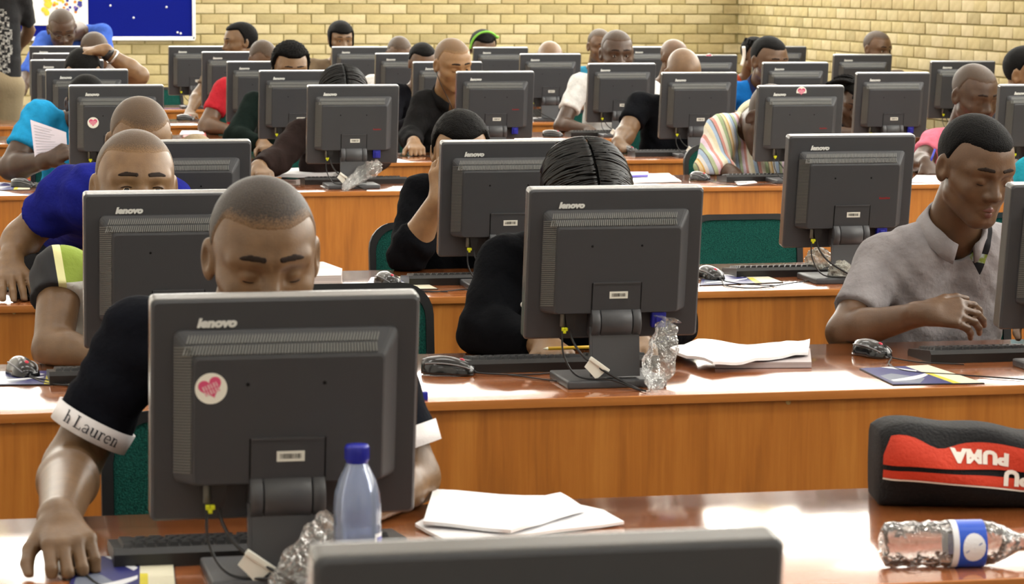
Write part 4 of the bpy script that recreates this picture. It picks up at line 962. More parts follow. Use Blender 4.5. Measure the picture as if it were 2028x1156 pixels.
# sixth row
RD = person('red', 'man with a shaved head in a red polo with white sleeve trim', 6, (521, 122), 52, 20, 30, 0, 'b', 'stub', 'b3232f', .62, y=Y[6]+.05, eyes=0,
    a=dict(S=J(446, 178, Y[6]+.15), E=J(408, 250, Y[6]+.05), W=J(455, 258, Y[6]-.1), r=1.2), sw=.22)
FT = person('flattop', 'young man with a short black flat-top and black shirt, only his forehead showing', 6, (837, 126), 50, 3, 15, 0, 'b', 'short', '15161a', 1.9, y=Y[6]+.05, eyes=0, a=dict(S=J(783, 185, Y[6]+.12)))
WT = person('whitetee', 'man in a white T-shirt looking straight ahead over his monitor', 6, (1222, 107), 60, -2, 4, 0, 'c', 'stub', 'd9d9d6', .62, y=Y[6]+.05, eyes=1, vox=.0055,
    a=dict(S=J(1150, 168, Y[6]+.15), E=J(1112, 250, Y[6]+.0), W=J(1165, 258, Y[6]-.18), r=1.05, show=True), sw=.22)
BP = person('bluepolo', 'man in a bright blue polo shirt with a navy collar', 6, (1524, 122), 62, 18, 8, 0, 'b', 'crop', '1f72c4', .6, y=Y[6]+.05, eyes=1, vox=.0055, collar='1b2348', neck=J(1508, 168, Y[6]+.16), pelvis=V(J(1508, 168, Y[6]+.16)[0]-.02, Y[6]+.3, .57))
# seventh row
person('bald7a', 'bald man with his head bowed beside the spectacled man', 7, (187, 108), 54, 5, 32, 0, 'b', 'stub', '33363c', .6, y=Y[7]+.05, eyes=0)
PF = person('profile', 'woman in left profile with short brown hair and a pearl earring', 7, (474, 84), 48, -76, 2, 0, 'a', 'back', '6b5a48', .6, y=Y[7]+.1, eyes=1, vox=.006, a=dict(E=J(392, 190, Y[7]+.1), W=J(376, 222, Y[7]-.1)))
MB().lathe([(.0001, -.012), (.009, -.008), (.012, 0), (.009, .008), (.0001, .012)], 12, 0, Matrix.Translation(Vector(PF['H'].w(-.09, -.012, -.052)-PF['base']))).obj('earring', M_white, PF['root'])
person('bald7c', 'man with a shaved head and white shirt behind the flat-top young man', 7, (791, 110), 47, 0, 28, 0, 'b', 'stub', 'd8d6d2', .9, y=Y[7]+.05, eyes=0, a=dict(S=J(735, 168, Y[7]+.1)))
person('bald7d', 'bald man whose glossy crown alone shows above the monitor', 7, (1089, 122), 50, 0, 32, 0, 'a', None, '4b4a48', .6, y=Y[7]+.05, eyes=0)
person('bald7e', 'bald man behind the glossy bald head, his ear showing on the left', 7, (1336, 116), 48, 24, 12, 0, 'b', None, '3f444c', .6, y=Y[7]+.05, eyes=0)
person('young7f', 'young man with a shaved head sitting by the right brick wall', 7, (1738, 98), 46, 22, 6, 0, 'b', 'stub', '5a4b40', .6, y=Y[7]+.05, eyes=1, vox=.006)
person('behind7', 'man half hidden behind the man in the white T-shirt, turquoise collar', 8, (1188, 92), 44, 8, 6, 0, 'b', 'stub', '3a8fb0', .6, y=Y[8]+.05, eyes=1, vox=.006)
# last row
person('fringe8', 'woman with a short black fringe in the last row', 8, (675, 78), 43, 6, 6, 0, 'a', 'fringe', '6a5a46', .6, y=Y[8]+.05, eyes=1, vox=.006)
GH = person('headband8', 'woman with a bright green headband in the last row', 8, (957, 98), 46, 5, 18, 0, 'b', 'afro', '4a4a50', .6, y=Y[8]+.05, eyes=0)
rg = []
for k in range(25):
    t = R(-95+150*k/24); rg.append(Vector(GH['H'].w(.098*math.sin(t), .03, .025+.108*math.cos(t))-GH['base']))
hb = MB(); hb.tube(rg, .0075*GH['s'], 8); hb.lathe([(.001, -.012), (.012, -.006), (.014, .006), (.001, .012)], 8, 0, Matrix.Translation(Vector(GH['H'].w(.075, .045, .1)-GH['base']))); hb.obj('headband', mat('green_cloth', '6fae3c', .8), GH['root'])
HP = person('headphones8', 'woman with black braids and white headphones in the last row', 8, (1496, 110), 44, 25, 8, 0, 'b', 'braid', 'a8442a', .6, y=Y[8]+.05, eyes=.8, vox=.0065)
braids(HP, lambda k, r: HP['H'].w(r.uniform(-.07, .05), r.uniform(-.06, .03), .1), 14, .1, 8, -.3, 1.6)
rg = [Vector(HP['H'].w(-.105+.012*math.sin(R(180)*k/12), -.012, .06-.13*k/12)-HP['base']) for k in range(13)]
hp = MB(); hp.tube(rg, .012*HP['s'], 8); hp.obj('headphones', M_white, HP['root'])
# standing at the left
GL = person('glasses', 'standing man with spectacles in a blue T-shirt leaning over the last row', 8, (123, 58), 50, 4, 24, -4, 'c', 'stub', '3f5fb4', .6, y=Y[8]+.45, eyes=.6, vox=.006, standing=True, group='people standing',
    neck=J(152, 60, Y[8]+.8), pelvis=V(J(150, 120, Y[8]+1.25)[0], Y[8]+1.25, .92), a=dict(S=J(90, 82, Y[8]+.74), E=J(45, 165, Y[8]+.3), W=J(22, 210, Y[8]-.1), d=V(-.1, -1, -.1), r=1.15, show=True, sleeve=.85), b=dict(S=J(203, 66, Y[8]+.74), E=J(215, 140, Y[8]+.5), W=J(190, 190, Y[8]+.1)), lean=.05)
gm = MB(); H = GL['H']
for sd in (-1, 1):
    ring = [Vector(H.w(sd*.031+.02*math.cos(R(t)), .1, -.004+.015*math.sin(R(t)))-GL['base']) for t in range(0, 361, 24)]; gm.tube(ring, .0011*GL['s'], 5)
    gm.tube([Vector(H.w(sd*.051, .1, .0)-GL['base']), Vector(H.w(sd*.084, .0, .005)-GL['base'])], .0011*GL['s'], 5)
gm.tube([Vector(H.w(-.011, .1, .0)-GL['base']), Vector(H.w(.011, .1, .0)-GL['base'])], .0011*GL['s'], 5); gm.obj('spectacles', mat('spectacle_frame', '6e6a62', .3, metal=.6), GL['root'])
def tee_pat(c):
    px = np.array([proj(p)[0] for p in c]); py = np.array([proj(p)[1] for p in c]); n = np.sin(px*.55+2*np.sin(py*.21))+np.sin(py*.43+px*.3)
    return ((px < 25-(py-90)**2/400) & (py > 20) & (py < 150) & (n > -.35)).astype(int)
BTN = person('blacktee', 'standing person in a black printed T-shirt and khaki trousers at the left edge', 8, (-6, -95), 46, 10, 5, 0, 'b', 'crop', '111114', .72, y=19.3, standing=True, group='people standing', eyes=0, trousers='8c7f66',
    neck=J(-8, -50, 19.35), pelvis=V(J(-8, 165, 19.35)[0], 19.37, .95), a=dict(S=J(-62, -22, 19.35), E=J(-78, 60, 19.3), W=J(-60, 130, 19.1)), b=dict(S=J(42, -15, 19.35), E=J(58, 62, 19.5), W=J(30, 105, 19.55), d=V(-1, .2, -.4), n=V(0, 1, 0), sleeve=.8),
    mats=[mat('black_tee', '111114', .85, bump=(55., .3)), mat('tee_print', 'a9a9a4', .7, noise=((60, 60, 60), '3a3a3a', .4, .6))], pat=tee_pat)
# ------------------------------------------------------------------ chairs
M_green = mat('green_fabric', '1d5a50', 0.9, .15, noise=((260, 260, 260), '123d37', .35, .65), bump=(320.0, .5))
M_rim = mat('chair_rim', '17181a', 0.5)
M_post = mat('chair_post', '6d6f74', 0.35, metal=.6)
def rr_pts(w, z0, z1, r, n=6):
    out = []
    for cx, cz, a0 in ((w/2-r, z0+.03, -90), (w/2-r, z1-r, 0), (-w/2+r, z1-r, 90), (-w/2+r, z0+.03, 180)):
        rr = r if cz > z0+.05 else .03
        sx = 1 if cx > 0 else -1
        for k in range(n+1): a = R(a0+90*k/n); out.append((sx*(w/2-rr)+rr*math.cos(a), cz+rr*math.sin(a)))
    return out
def build_chair():
    t = thing('chair', 'x', 'chair')
    B = Matrix.Translation((0, .2, .47)) @ Matrix.Rotation(R(-7), 4, 'X') @ Matrix.Translation((0, 0, -.47))
    fr = MB(); o = rr_pts(.44, .5, .84, .09); i = [(x*.9, .67+(z-.67)*.88) for x, z in o]; n = len(o); vs = []
    for y in (-.014, .014):
        for P in (o, i): vs += [tuple(B @ Vector((x, y, z))) for x, z in P]
    fs = []
    for k in range(n):
        l = (k+1) % n; fs += [(k, l, n+l, n+k), (2*n+k, 3*n+k, 3*n+l, 2*n+l), (k, 2*n+k, 2*n+l, l), (n+k, n+l, 3*n+l, 3*n+k)]
    fr.add(vs, fs, 0, False); fr.obj('back_rim', M_rim, t)
    MB().prism([(x*.995, z) for x, z in i], -.009, .009, 0, B).obj('back_panel', M_green, t)
    MB().rbox(-.21, .21, -.21, .2, .37, .412, .015).obj('seat', M_green, t)
    for sx in (-1, 1):
        MB().tube([(sx*.19, .19, .39), (sx*.195, .235, .6), (sx*.195, .25, .74)], .011, 8).obj('back_post', M_post, t)
        for y0, y1 in ((-.17, -.21), (.17, .22)): MB().tube([(sx*.18, y0, .38), (sx*.2, y1, .0)], .011, 8).obj('leg', M_post, t)
    return t
chair0 = build_chair(); ch_used = [False]
def chair(x, y, label):
    o = chair0 if not ch_used[0] else copy_tree(chair0); ch_used[0] = True
    o.location = (x, y, 0); o['label'] = label; o['group'] = 'green chairs'; return o
seat_of = {'p1': 'of the smiling man in the black polo', 'jersey': 'of the green and white sports shirt', 'cardigan': 'of the woman in the black cardigan', 'greyshirt': 'of the boy in the grey shirt',
           'bluetee': 'behind the man in the blue T-shirt', 'bald3': 'of the shaved man in beige', 'knit': 'of the person in the black fuzzy sweater', 'turquoise': 'of the person in turquoise', 'cyan': 'of the person in the cyan polo', 'brown': 'of the woman in dark brown',
           'striped': 'of the man in the striped shirt', 'pink': 'of the man in the pink shirt', 'edge4': 'of the man cut by the right edge', 'armhead': 'of the man with an arm on his head', 'curly': 'of the curly-haired woman', 'earphones': 'of the man with earphones',
           'bald5': 'of the bald man in the black T-shirt', 'braids': 'of the woman with the ponytail', 'red': 'of the man in the red polo', 'flattop': 'of the young man with the flat-top', 'whitetee': 'of the man in the white T-shirt', 'bluepolo': 'of the man in the blue polo',
           'bald7a': 'of the bald man beside the spectacled man', 'profile': 'of the woman in profile', 'bald7c': 'of the shaved man in white', 'bald7d': 'of the man with the glossy crown', 'bald7e': 'of the bald man with one ear showing', 'young7f': 'of the young man by the brick wall', 'behind7': 'of the man half hidden behind the white T-shirt',
           'fringe8': 'of the woman with the fringe', 'headband8': 'of the woman with the green headband', 'headphones8': 'of the woman with white headphones'}
taken = []
for k, p in PEOPLE.items():
    if k not in seat_of: continue
    x, y = p.location.x, p.location.y
    if k == 'bluetee': x, y = at_y(205, 450, Y[3]+.55).x, Y[3]+.52
    if k == 'knit': x = at_y(858, 450, Y[3]+.5).x
    if k == 'greyshirt': x += .1
    if k == 'bluetee': pass
    if k == 'p1': x = at_y(405, 900, Y[1]+.7).x
    taken.append((x, y)); chair(x, y+.02, 'green fabric chair with a black rim ' + seat_of[k])
chair(at_y(706, 600, Y[2]+.6).x, Y[2]+.42, 'empty green chair with rounded black rim, right of the smiling man, second row')
chair(at_y(1476, 430, Y[3]+.6).x, Y[3]+.4, 'empty green chair seen face on between the two third row monitors')
chair(at_y(305, 160, Y[8]+.6).x, Y[8]+.35, 'empty chair in the last row left of the leftmost brick-backed monitor')

# ------------------------------------------------------------------ keyboards
M_key = mat('key_plastic', '2a2a2b', 0.35, .5); M_kb = mat('keyboard_plastic', '1c1c1d', 0.4)
key_me = {}
def key_mesh(w):
    if w not in key_me:
        mb = MB(); a, d = w/2, .0078
        mb.loft([[(-a, -d, 0), (a, -d, 0), (a, d, 0), (-a, d, 0)], [(-a+.0025, -d+.003, .008), (a-.0025, -d+.003, .008), (a-.0025, d-.002, .008), (-a+.0025, d-.002, .008)]], 0, True, False)
        key_me[w] = mb.mesh('key', M_key)
    return key_me[w]
KROWS = []
for j, (ws, yv) in enumerate((([.0163]*13, .062), ([.0163]*13+[.034], .038), ([.025]+[.0163]*13, .018), ([.03]+[.0163]*11+[.034], -.001), ([.039]+[.0163]*10+[.039], -.02), ([.024, .02, .024, .115, .024, .02, .024], -.039))):
    x = -.222; gap = .0023
    for w in ws: KROWS.append((round(w, 4), x+w/2, -yv)); x += w+gap
    x = .075
    for k in range(7):
        if (k < 3 and j in (3,)) or (j == 0 and k > 2): x += .0186+(.008 if k == 2 else 0); continue
        KROWS.append((.0163, x+.008, -yv)); x += .0186+(.008 if k == 2 else 0)
kb_body = None
def keyboard(px, py, row, label, rz=0.0, single=False, L=1.0, z=0.0):
    global kb_body
    c = at_z(px, py, DESK_Z+.012); t = thing('keyboard', label, 'keyboard', (c.x, c.y, DESK_Z+z), rz, 'black keyboards')
    if kb_body is None:
        mb = MB(); pr = [(-.082, .0), (.082, 0), (.084, .008), (.076, .0165), (-.074, .031), (-.083, .022)]
        mb.prism(pr, -.236, .236, 0, None, 0); kb_body = mb.mesh('keyboard_body', M_kb)
        # user sits on the far side: low edge faces +Y, tall edge faces the camera
    link('keyboard_body', kb_body, t)
    th = math.atan2(.0145, .15)
    def place(w, x, y): return Vector((x, y, .0165+(.076-y)*math.tan(th)-.001))
    if single:
        for w, x, y in KROWS:
            o = link('key', key_mesh(w), t); o.location = place(w, x, y); o.rotation_euler = (-th, 0, 0)
    else:
        mb = MB()
        for w, x, y in KROWS:
            p = place(w, x, y); a, d = w/2, .0078
            mb.loft([[(p.x-a, p.y-d, p.z), (p.x+a, p.y-d, p.z), (p.x+a, p.y+d, p.z), (p.x-a, p.y+d, p.z)], [(p.x-a+.0025, p.y-d+.002, p.z+.008), (p.x+a-.0025, p.y-d+.002, p.z+.008), (p.x+a-.0025, p.y+d-.003, p.z+.007), (p.x-a+.0025, p.y+d-.003, p.z+.007)]], 0, True, False)
        mb.obj('keys', M_key, t)['kind'] = 'stuff'
    return t
keyboard(508, 1080, 1, 'black keyboard under the large monitor beside the smiling man\'s hand', 0, True)
keyboard(1102, 716, 2, 'black keyboard in front of the black cardigan, mouse at its left end', 0, True)
keyboard(297, 738, 2, 'black keyboard behind the second row monitor by the green and white shirt', 0, True)
keyboard(1998, 697, 2, 'black keyboard below the hand of the boy in the grey shirt', 0, True)
keyboard(950, 550, 3, 'black keyboard below the black fuzzy sweater, leaflet at its left', 0, False)
keyboard(1585, 535, 3, 'black keyboard in front of the empty green chair', 0, False)
keyboard(700, 357, 4, 'black keyboard behind the monitor with the slanting plastic wrap', 0, False)
keyboard(1525, 351, 4, 'black keyboard in front of the striped shirt', 0, False)
keyboard(1335, 303, 5, 'black keyboard in front of the bald man in a black T-shirt', 0, False)
keyboard(1200, 264, 6, 'black keyboard in front of the man in the white T-shirt', 0, False)
keyboard(480, 243, 7, 'black keyboard below the woman in profile', 0, False)

# ------------------------------------------------------------------ mice
M_mouse = mat('mouse_gloss', '121214', 0.22, .5, coat=.3); M_silver = mat('mouse_silver', '77777a', .4, metal=.3); M_red = mat('red_wheel', 'c01f3c', .4)
def build_mouse():
    t = thing('computer_mouse', 'x', 'mouse')
    mb = MB(); rings = []
    for k in range(11):
        v = -.055+.11*k/10; e = math.sqrt(max(1-(v/.0565)**2, .02)); w = .031*(e**.6)*(1-.12*(1 if abs(v) < .02 else 0)); h = .037*math.sqrt(max(1-((v-.012)/.072)**2, 0.02)); ring = []
        for q in range(16):
            a = R(-20+220*q/15); ring.append((w*math.cos(a), v, max(h*math.sin(a), .0)+.001))
        rings.append(ring)
    mb.loft(rings); mb.obj('mouse_body', M_mouse, t)
    for s in (-1, 1):
        sb = MB(); pts = []
        for k in range(9):
            v = -.05+.095*k/8; e = math.sqrt(max(1-(v/.0565)**2, .02)); pts.append((s*.0245*(e**.6), v, .0235*math.sqrt(max(1-((v-.012)/.072)**2, .02))+.0015))
        sb.tube(pts, .0017, 6); sb.obj('silver_trim', M_silver, t)
    MB().lathe([(.0001, -.004), (.006, -.0035), (.0072, 0), (.006, .0035), (.0001, .004)], 14, 0, Matrix.Translation((0, -.028, .027)) @ Matrix.Rotation(R(90), 4, 'Y')).obj('scroll_wheel', M_red, t)
    return t
mouse0 = build_mouse(); ms_used = [False]
def mouse(px, py, label, rz=0.0, cord=None, sc=1.12):
    o = mouse0 if not ms_used[0] else copy_tree(mouse0); ms_used[0] = True
    c = at_z(px, py, DESK_Z+.01); o.location = (c.x, c.y, DESK_Z+.001); o.rotation_euler = (0, 0, R(rz)); o.scale = (sc,)*3; o['label'] = label; o['group'] = 'black computer mice'
    if cord:
        Mx = (Matrix.Translation(o.location) @ Matrix.Rotation(R(rz), 4, 'Z') @ Matrix.Scale(sc, 4)).inverted()
        pts = [Vector((0, -.053, .01)), Vector((0, -.068, .004))]+[Mx @ at_z(a, b, DESK_Z+.0035) for a, b in cord]
        MB().tube(smooth_curve(pts, 6), .0021/sc, 6).obj('cord', M_cable, o)
    return o
mouse(150, 1112, 'black mouse with a red wheel under the smiling man\'s hand', 8, ((215, 1165), (330, 1180)), 1.15)
mouse(888, 733, 'black mouse lying sideways left of the black cardigan\'s keyboard', 66, ((1010, 742), (1130, 757), (1230, 757), (1275, 766)), 1.15)
mouse(45, 735, 'black mouse on the printed mat at the left edge, second row', 14, ((120, 757), (170, 775)), 1.15)
mouse(1727, 697, 'glossy black mouse left of the grey shirt boy\'s keyboard', 20, ((1762, 722), (1800, 735), (1900, 742), (2040, 752)), 1.1)
mouse(768, 559, 'black mouse on a leaflet behind the smiling man, third row', 14, ((800, 574), (850, 578), (930, 572), (1000, 568)))
mouse(1407, 547, 'black mouse in front of the empty green chair', 12, ((1440, 566), (1500, 570), (1570, 560), (1640, 552)))
mouse(46, 367, 'black mouse in front of the cyan polo shirt, fourth row', 50, ((90, 374), (130, 376)))
mouse(1386, 353, 'black mouse left of the striped shirt man', 20, ((1420, 362), (1470, 367), (1540, 362)))
mouse(822, 303, 'black mouse under the hand of the black-shirted man with earphones', 10)
mouse(1246, 300, 'black mouse under the hand of the bald man in black', 15)
mouse(1095, 268, 'black mouse below the elbow of the man in the white T-shirt', 60)
mouse(368, 236, 'black mouse left of the red sleeve near the back', 60)
mouse(520, 346, 'black mouse under the hand of the woman in dark brown', 10)
mouse(22, 566, 'dark mouse under the ringed hand of the blue T-shirt man', 10)

# ------------------------------------------------------------------ paper
M_paper = mat('white_paper', 'f0eff0', 0.55, noise=((3, 3, 3), 'e6e5e8', .3, .7)); M_print = mat('faint_print', '9a9aa2', .6)
def slab(px, z, th, name, mats, parent=None, base=None, wave=0.0, mi=0, sub=10):
    """outline given on the table plane, built as a thin, slightly wavy solid"""
    P = [at_z(a, b, z) for a, b in px]; bm = bmesh.new(); b0 = Vector(base) if base is not None else Vector((0, 0, 0))
    f = bm.faces.new([bm.verts.new(p-b0) for p in P]); bmesh.ops.triangulate(bm, faces=[f])
    if wave: bmesh.ops.subdivide_edges(bm, edges=list(bm.edges), cuts=4, use_grid_fill=True)
    for v in bm.verts: v.co.z += wave*(.5+.5*math.sin(v.co.x*31+1)*math.cos(v.co.y*27+v.co.x*9))
    r = bmesh.ops.extrude_face_region(bm, geom=list(bm.faces)); 
    for v in [e for e in r['geom'] if isinstance(e, bmesh.types.BMVert)]: v.co.z += th
    bmesh.ops.recalc_face_normals(bm, faces=bm.faces)
    me = bpy.data.meshes.new(name); bm.to_mesh(me); bm.free()
    for m in (mats if isinstance(mats, list) else [mats]): me.materials.append(m)
    return link(name, me, parent)
def ctr(px, z): 
    P = [at_z(a, b, z) for a, b in px]; return sum(P, Vector())/len(P)
def paper(px, label, dz=.002, th=.004, wave=.004, name='paper_stack', m=None, group='loose papers on the desks'):
    z = DESK_Z+dz; c = ctr(px, z); t = thing(name, label, 'paper', (c.x, c.y, DESK_Z), 0, group)
    slab(px, z, th, 'sheet', m or M_paper, t, (c.x, c.y, DESK_Z), wave); return t
paper([(822, 1044), (880, 1074), (938, 1073), (1010, 1066), (1236, 1040), (1196, 1016), (1120, 1000), (900, 1000)], 'lower white sheets fanned out right of the large front monitor', .0015, .005, .003)
paper([(838, 1040), (1012, 1057), (1160, 1012), (1110, 985), (1080, 990), (858, 978)], 'upper folded white sheets lying on the fanned sheets, front row', .012, .006, .004)
bk = paper([(1416, 729), (1607, 728), (1604, 700), (1430, 698)], 'grey booklet with a red corner under the white papers, second row', .001, .014, 0, 'booklet', mat('page_edges', 'bdb3b3', .6, noise=((2, 2, 700), 'a39a9c', .4, .6)), None)
paper([(1327, 700), (1412, 727), (1470, 722), (1600, 705), (1604, 682), (1545, 690), (1480, 688), (1395, 680)], 'heap of wavy white papers on the booklet beside the plastic wrap, second row', .017, .007, .011)
paper([(545, 566), (676, 563), (678, 549), (640, 535), (560, 537)], 'thick white booklet behind the ear of the smiling man', .001, .028, 0, 'booklet', mat('page_edges2', 'd6d2cf', .6, noise=((2, 2, 500), 'b9b5b4', .4, .6)), None)
paper([(545, 352), (660, 352), (678, 345), (640, 338), (560, 340)], 'pile of white papers beside the hand of the woman in brown', .001, .016, .004)
paper([(1252, 363), (1350, 361), (1325, 345), (1255, 346)], 'white papers right of the glossy black hair, fourth row', .001, .004, .003)
paper([(1225, 352), (1283, 350), (1284, 344), (1230, 344)], 'purple notebook lying on white papers, fourth row', .009, .01, 0, 'notebook', mat('purple_cover', '6a5fb5', .4), None)
paper([(1800, 362), (1862, 361), (1866, 348), (1815, 348)], 'white sheet under the writing hand of the man in pink', .001, .003, .001)
paper([(640, 372), (690, 371), (668, 366), (634, 368)], 'scrap of cream paper near the desk edge, fourth row', .001, .001, .002)
paper([(362, 275), (409, 275), (407, 266), (366, 266)], 'red folder on the desk behind the shaved man in beige', .001, .012, 0, 'folder', mat('red_cover', 'a32a26', .5), None)
paper([(356, 267), (405, 266), (400, 260), (360, 260)], 'white sheets lying on the red folder', .014, .004, .002)
paper([(1462, 367), (1500, 362), (1492, 357), (1455, 360)], 'small cream leaflet by the striped shirt\'s mouse', .001, .001, .001)
# printed mats
M_mb = mat('mat_blue', '272a6b', .35); M_mg = mat('mat_grey', '6f7789', .35); M_my = mat('mat_yellow', 'cfc22a', .4); M_mc = mat('mat_cream', 'd9d4bb', .45); M_mw = mat('mat_white', 'e4e6ec', .35); M_mk = mat('mat_black', '15161a', .5)
def leaflet(q, label, th=.0025):
    z = DESK_Z+.0005; c = ctr(q, z); t = thing('mouse_mat', label, 'mouse mat', (c.x, c.y, DESK_Z), 0, 'printed mouse mats'); base = Vector((c.x, c.y, DESK_Z))
    P = [at_z(a, b, z)-base for a, b in q]                         # near-left, near-right, far-right, far-left
    def uv(u, v): return (P[0]*(1-u)+P[1]*u)*(1-v)+(P[3]*(1-u)+P[2]*u)*v
    mb = MB(); k = 0
    def poly(pts, mi, lift):
        a = [uv(u, v)+Vector((0, 0, lift)) for u, v in pts]; n = len(a)
        mb.add([tuple(p) for p in a]+[tuple(p+Vector((0, 0, th if lift == 0 else .0003))) for p in a], [tuple(range(n))[::-1], tuple(range(n, 2*n))]+[(i, (i+1) % n, n+(i+1) % n, n+i) for i in range(n)], mi)
    poly([(0, 0), (1, 0), (1, 1), (0, 1)], 5, 0)
    poly([(.01, .01), (.66, .01), (.66, .99), (.01, .99)], 0, th); poly([(.74, .01), (.99, .01), (.99, .99), (.74, .99)], 3, th)
    poly([(.66, .01), (.74, .01), (.74, .6), (.66, .6)], 2, th); poly([(.66, .6), (.74, .6), (.74, .99), (.66, .99)], 3, th)
    poly([(.05, .1), (.3, .02), (.5, .3), (.25, .62), (.05, .5)], 1, th+.0003)
    sw = [(.08+.56*k/10, .18+.3*(k/10)**2) for k in range(11)]; poly(sw+[(u, v+.07+.06*math.sin(math.pi*i/10)) for i, (u, v) in list(enumerate(sw))[::-1]], 4, th+.0006)
    poly([(.3, .98), (.42, .98), (.64, .72), (.6, .66)], 4, th+.0006)
    mb.obj('printed_sheet', [M_mb, M_mg, M_my, M_mc, M_mw, M_mk], t)
leaflet([(128, 1195), (352, 1195), (343, 1103), (150, 1104)], 'printed blue, yellow and cream mouse mat under the smiling man\'s hand')
leaflet([(-60, 764), (162, 762), (165, 735), (-40, 737)], 'blue printed mouse mat at the left edge, second row')
leaflet([(1768, 763), (1950, 760), (1838, 724), (1702, 731)], 'printed grey and yellow mouse mat right of the grey shirt boy\'s mouse')
leaflet([(718, 575), (868, 573), (815, 548), (735, 550)], 'printed mouse mat with a yellow stripe behind the smiling man')
leaflet([(1385, 566), (1552, 560), (1510, 544), (1392, 546)], 'printed mouse mat in front of the empty green chair')
leaflet([(-40, 378), (60, 376), (62, 362), (-20, 362)], 'printed mouse mat at the left end of the fourth row')
# the sheet held by the person in cyan
q = [J(60, 237, Y[4]-.12), J(131, 262, Y[4]-.16), J(134, 306, Y[4]-.2), J(70, 322, Y[4]-.18)]
c0 = sum(q)/4; t = thing('held_sheet', 'printed sheet of paper held up by the person in the cyan polo', 'paper', Vector(c0), 0)
def hq(u, v, d=0.0): a = (q[0]*(1-u)+q[1]*u)*(1-v)+(q[3]*(1-u)+q[2]*u)*v; return tuple(a-c0+np.array([0, -d+.012*math.sin(3*u), 0]))
mb = MB(); n = 8
g = [[hq(i/n, j/n) for i in range(n+1)] for j in range(n+1)]; gb = [[hq(i/n, j/n, -.0012) for i in range(n+1)] for j in range(n+1)]
vs = [p for r_ in g for p in r_]+[p for r_ in gb for p in r_]; N = (n+1)**2; fs = []
for j in range(n):
    for i in range(n): a = j*(n+1)+i; fs += [(a, a+1, a+n+2, a+n+1), (N+a, N+a+n+1, N+a+n+2, N+a+1)]
mb.add(vs, fs, 0, True); mb.obj('sheet', mat('lilac_paper', 'd5cdd8', .6), t)
ln = MB(); lr = random.Random(4)
for k in range(11):
    v = .1+.075*k; e = lr.uniform(.5, .9)
    ln.add([hq(.08, v, .0008), hq(e, v, .0008), hq(e, v+.012, .0008), hq(.08, v+.012, .0008)], [(0, 1, 2, 3)])
ln.obj('printed_lines', M_print, t)['kind'] = 'stuff'

# ------------------------------------------------------------------ bottles
def film(name, col, body, gloss, bscale=0, bstr=0, tint='ffffff'):
    """thin clear plastic: see-through, a little cloudy, shiny at grazing angles"""
    if name in MATS: return MATS[name]
    m = bpy.data.materials.new(name); m.use_nodes = True; nt = m.node_tree; nt.nodes.remove(nt.nodes['Principled BSDF']); out = nt.nodes['Material Output']
    tr = nt.nodes.new('ShaderNodeBsdfTransparent'); tr.inputs[0].default_value = lin(tint); df = nt.nodes.new('ShaderNodeBsdfDiffuse'); df.inputs[0].default_value = lin(col)
    gl = nt.nodes.new('ShaderNodeBsdfGlossy'); gl.inputs['Roughness'].default_value = .08; m1 = nt.nodes.new('ShaderNodeMixShader'); m2 = nt.nodes.new('ShaderNodeMixShader'); m1.inputs[0].default_value = body
    nt.links.new(tr.outputs[0], m1.inputs[1]); nt.links.new(df.outputs[0], m1.inputs[2]); fr_ = nt.nodes.new('ShaderNodeFresnel'); fr_.inputs[0].default_value = 1.5
    ml = nt.nodes.new('ShaderNodeMath'); ml.operation = 'MULTIPLY'; ml.inputs[1].default_value = gloss; nt.links.new(fr_.outputs[0], ml.inputs[0]); nt.links.new(ml.outputs[0], m2.inputs[0])
    nt.links.new(m1.outputs[0], m2.inputs[1]); nt.links.new(gl.outputs[0], m2.inputs[2]); nt.links.new(m2.outputs[0], out.inputs[0])
    if bscale:
        tc = nt.nodes.new('ShaderNodeTexCoord'); n = nt.nodes.new('ShaderNodeTexNoise'); n.inputs['Scale'].default_value = bscale; nt.links.new(tc.outputs['Object'], n.inputs[0])
        bp = nt.nodes.new('ShaderNodeBump'); bp.inputs['Strength'].default_value = bstr; bp.inputs['Distance'].default_value = .02; nt.links.new(n.outputs[0], bp.inputs['Height'])
        for s_ in (df, gl, fr_): nt.links.new(bp.outputs[0], s_.inputs['Normal'])
    MATS[name] = m; return m
M_pet = film('clear_plastic', 'e8e4e0', .1, 1.0, 45, .5); M_petb = film('bluish_plastic', 'bccbee', .34, 1.2, 0, 0, 'e4e9f6'); M_water = film('water', 'bdd0f4', .9, .6, 0, 0, 'c9d8f5')
M_bcap = mat('blue_cap', '1c2396', .35); M_blab = mat('bottle_label_blue', '2330a5', .4); M_wlab = mat('bottle_label_white', 'e6e8ee', .4)
b = at_z(708, 1203, DESK_Z); t = thing('water_bottle', 'clear plastic water bottle with a blue cap standing in front of the large monitor', 'bottle', (b.x, b.y, DESK_Z))
prof = [(.001, .002), (.03, .0), (.035, .006), (.0355, .05), (.034, .06), (.0355, .07), (.0355, .125), (.0345, .13), (.0355, .136), (.0354, .155), (.0335, .174), (.0275, .195), (.019, .212), (.0145, .222), (.0145, .232)]
MB().lathe(prof+[(.0125, .232), (.0125, .222), (.017, .211), (.0255, .194), (.0315, .173), (.0334, .155), (.0335, .136), (.0335, .008), (.028, .003), (.001, .004)], 32).obj('bottle_body', M_petb, t)
MB().lathe([(.001, .0045), (.028, .0045), (.0328, .009), (.0328, .115), (.001, .115)], 32).obj('water', M_water, t)
cp = MB(); cp.lathe([(.001, .246), (.0165, .246), (.0178, .243), (.0178, .224), (.016, .221), (.016, .219), (.001, .219)], 32)
for k in range(28): a = 2*math.pi*k/28; cp.box(-.0006, .0006, .0172, .0186, .225, .242, 0, Matrix.Rotation(a, 4, 'Z'))
cp.obj('bottle_cap', M_bcap, t)
lb = MB()
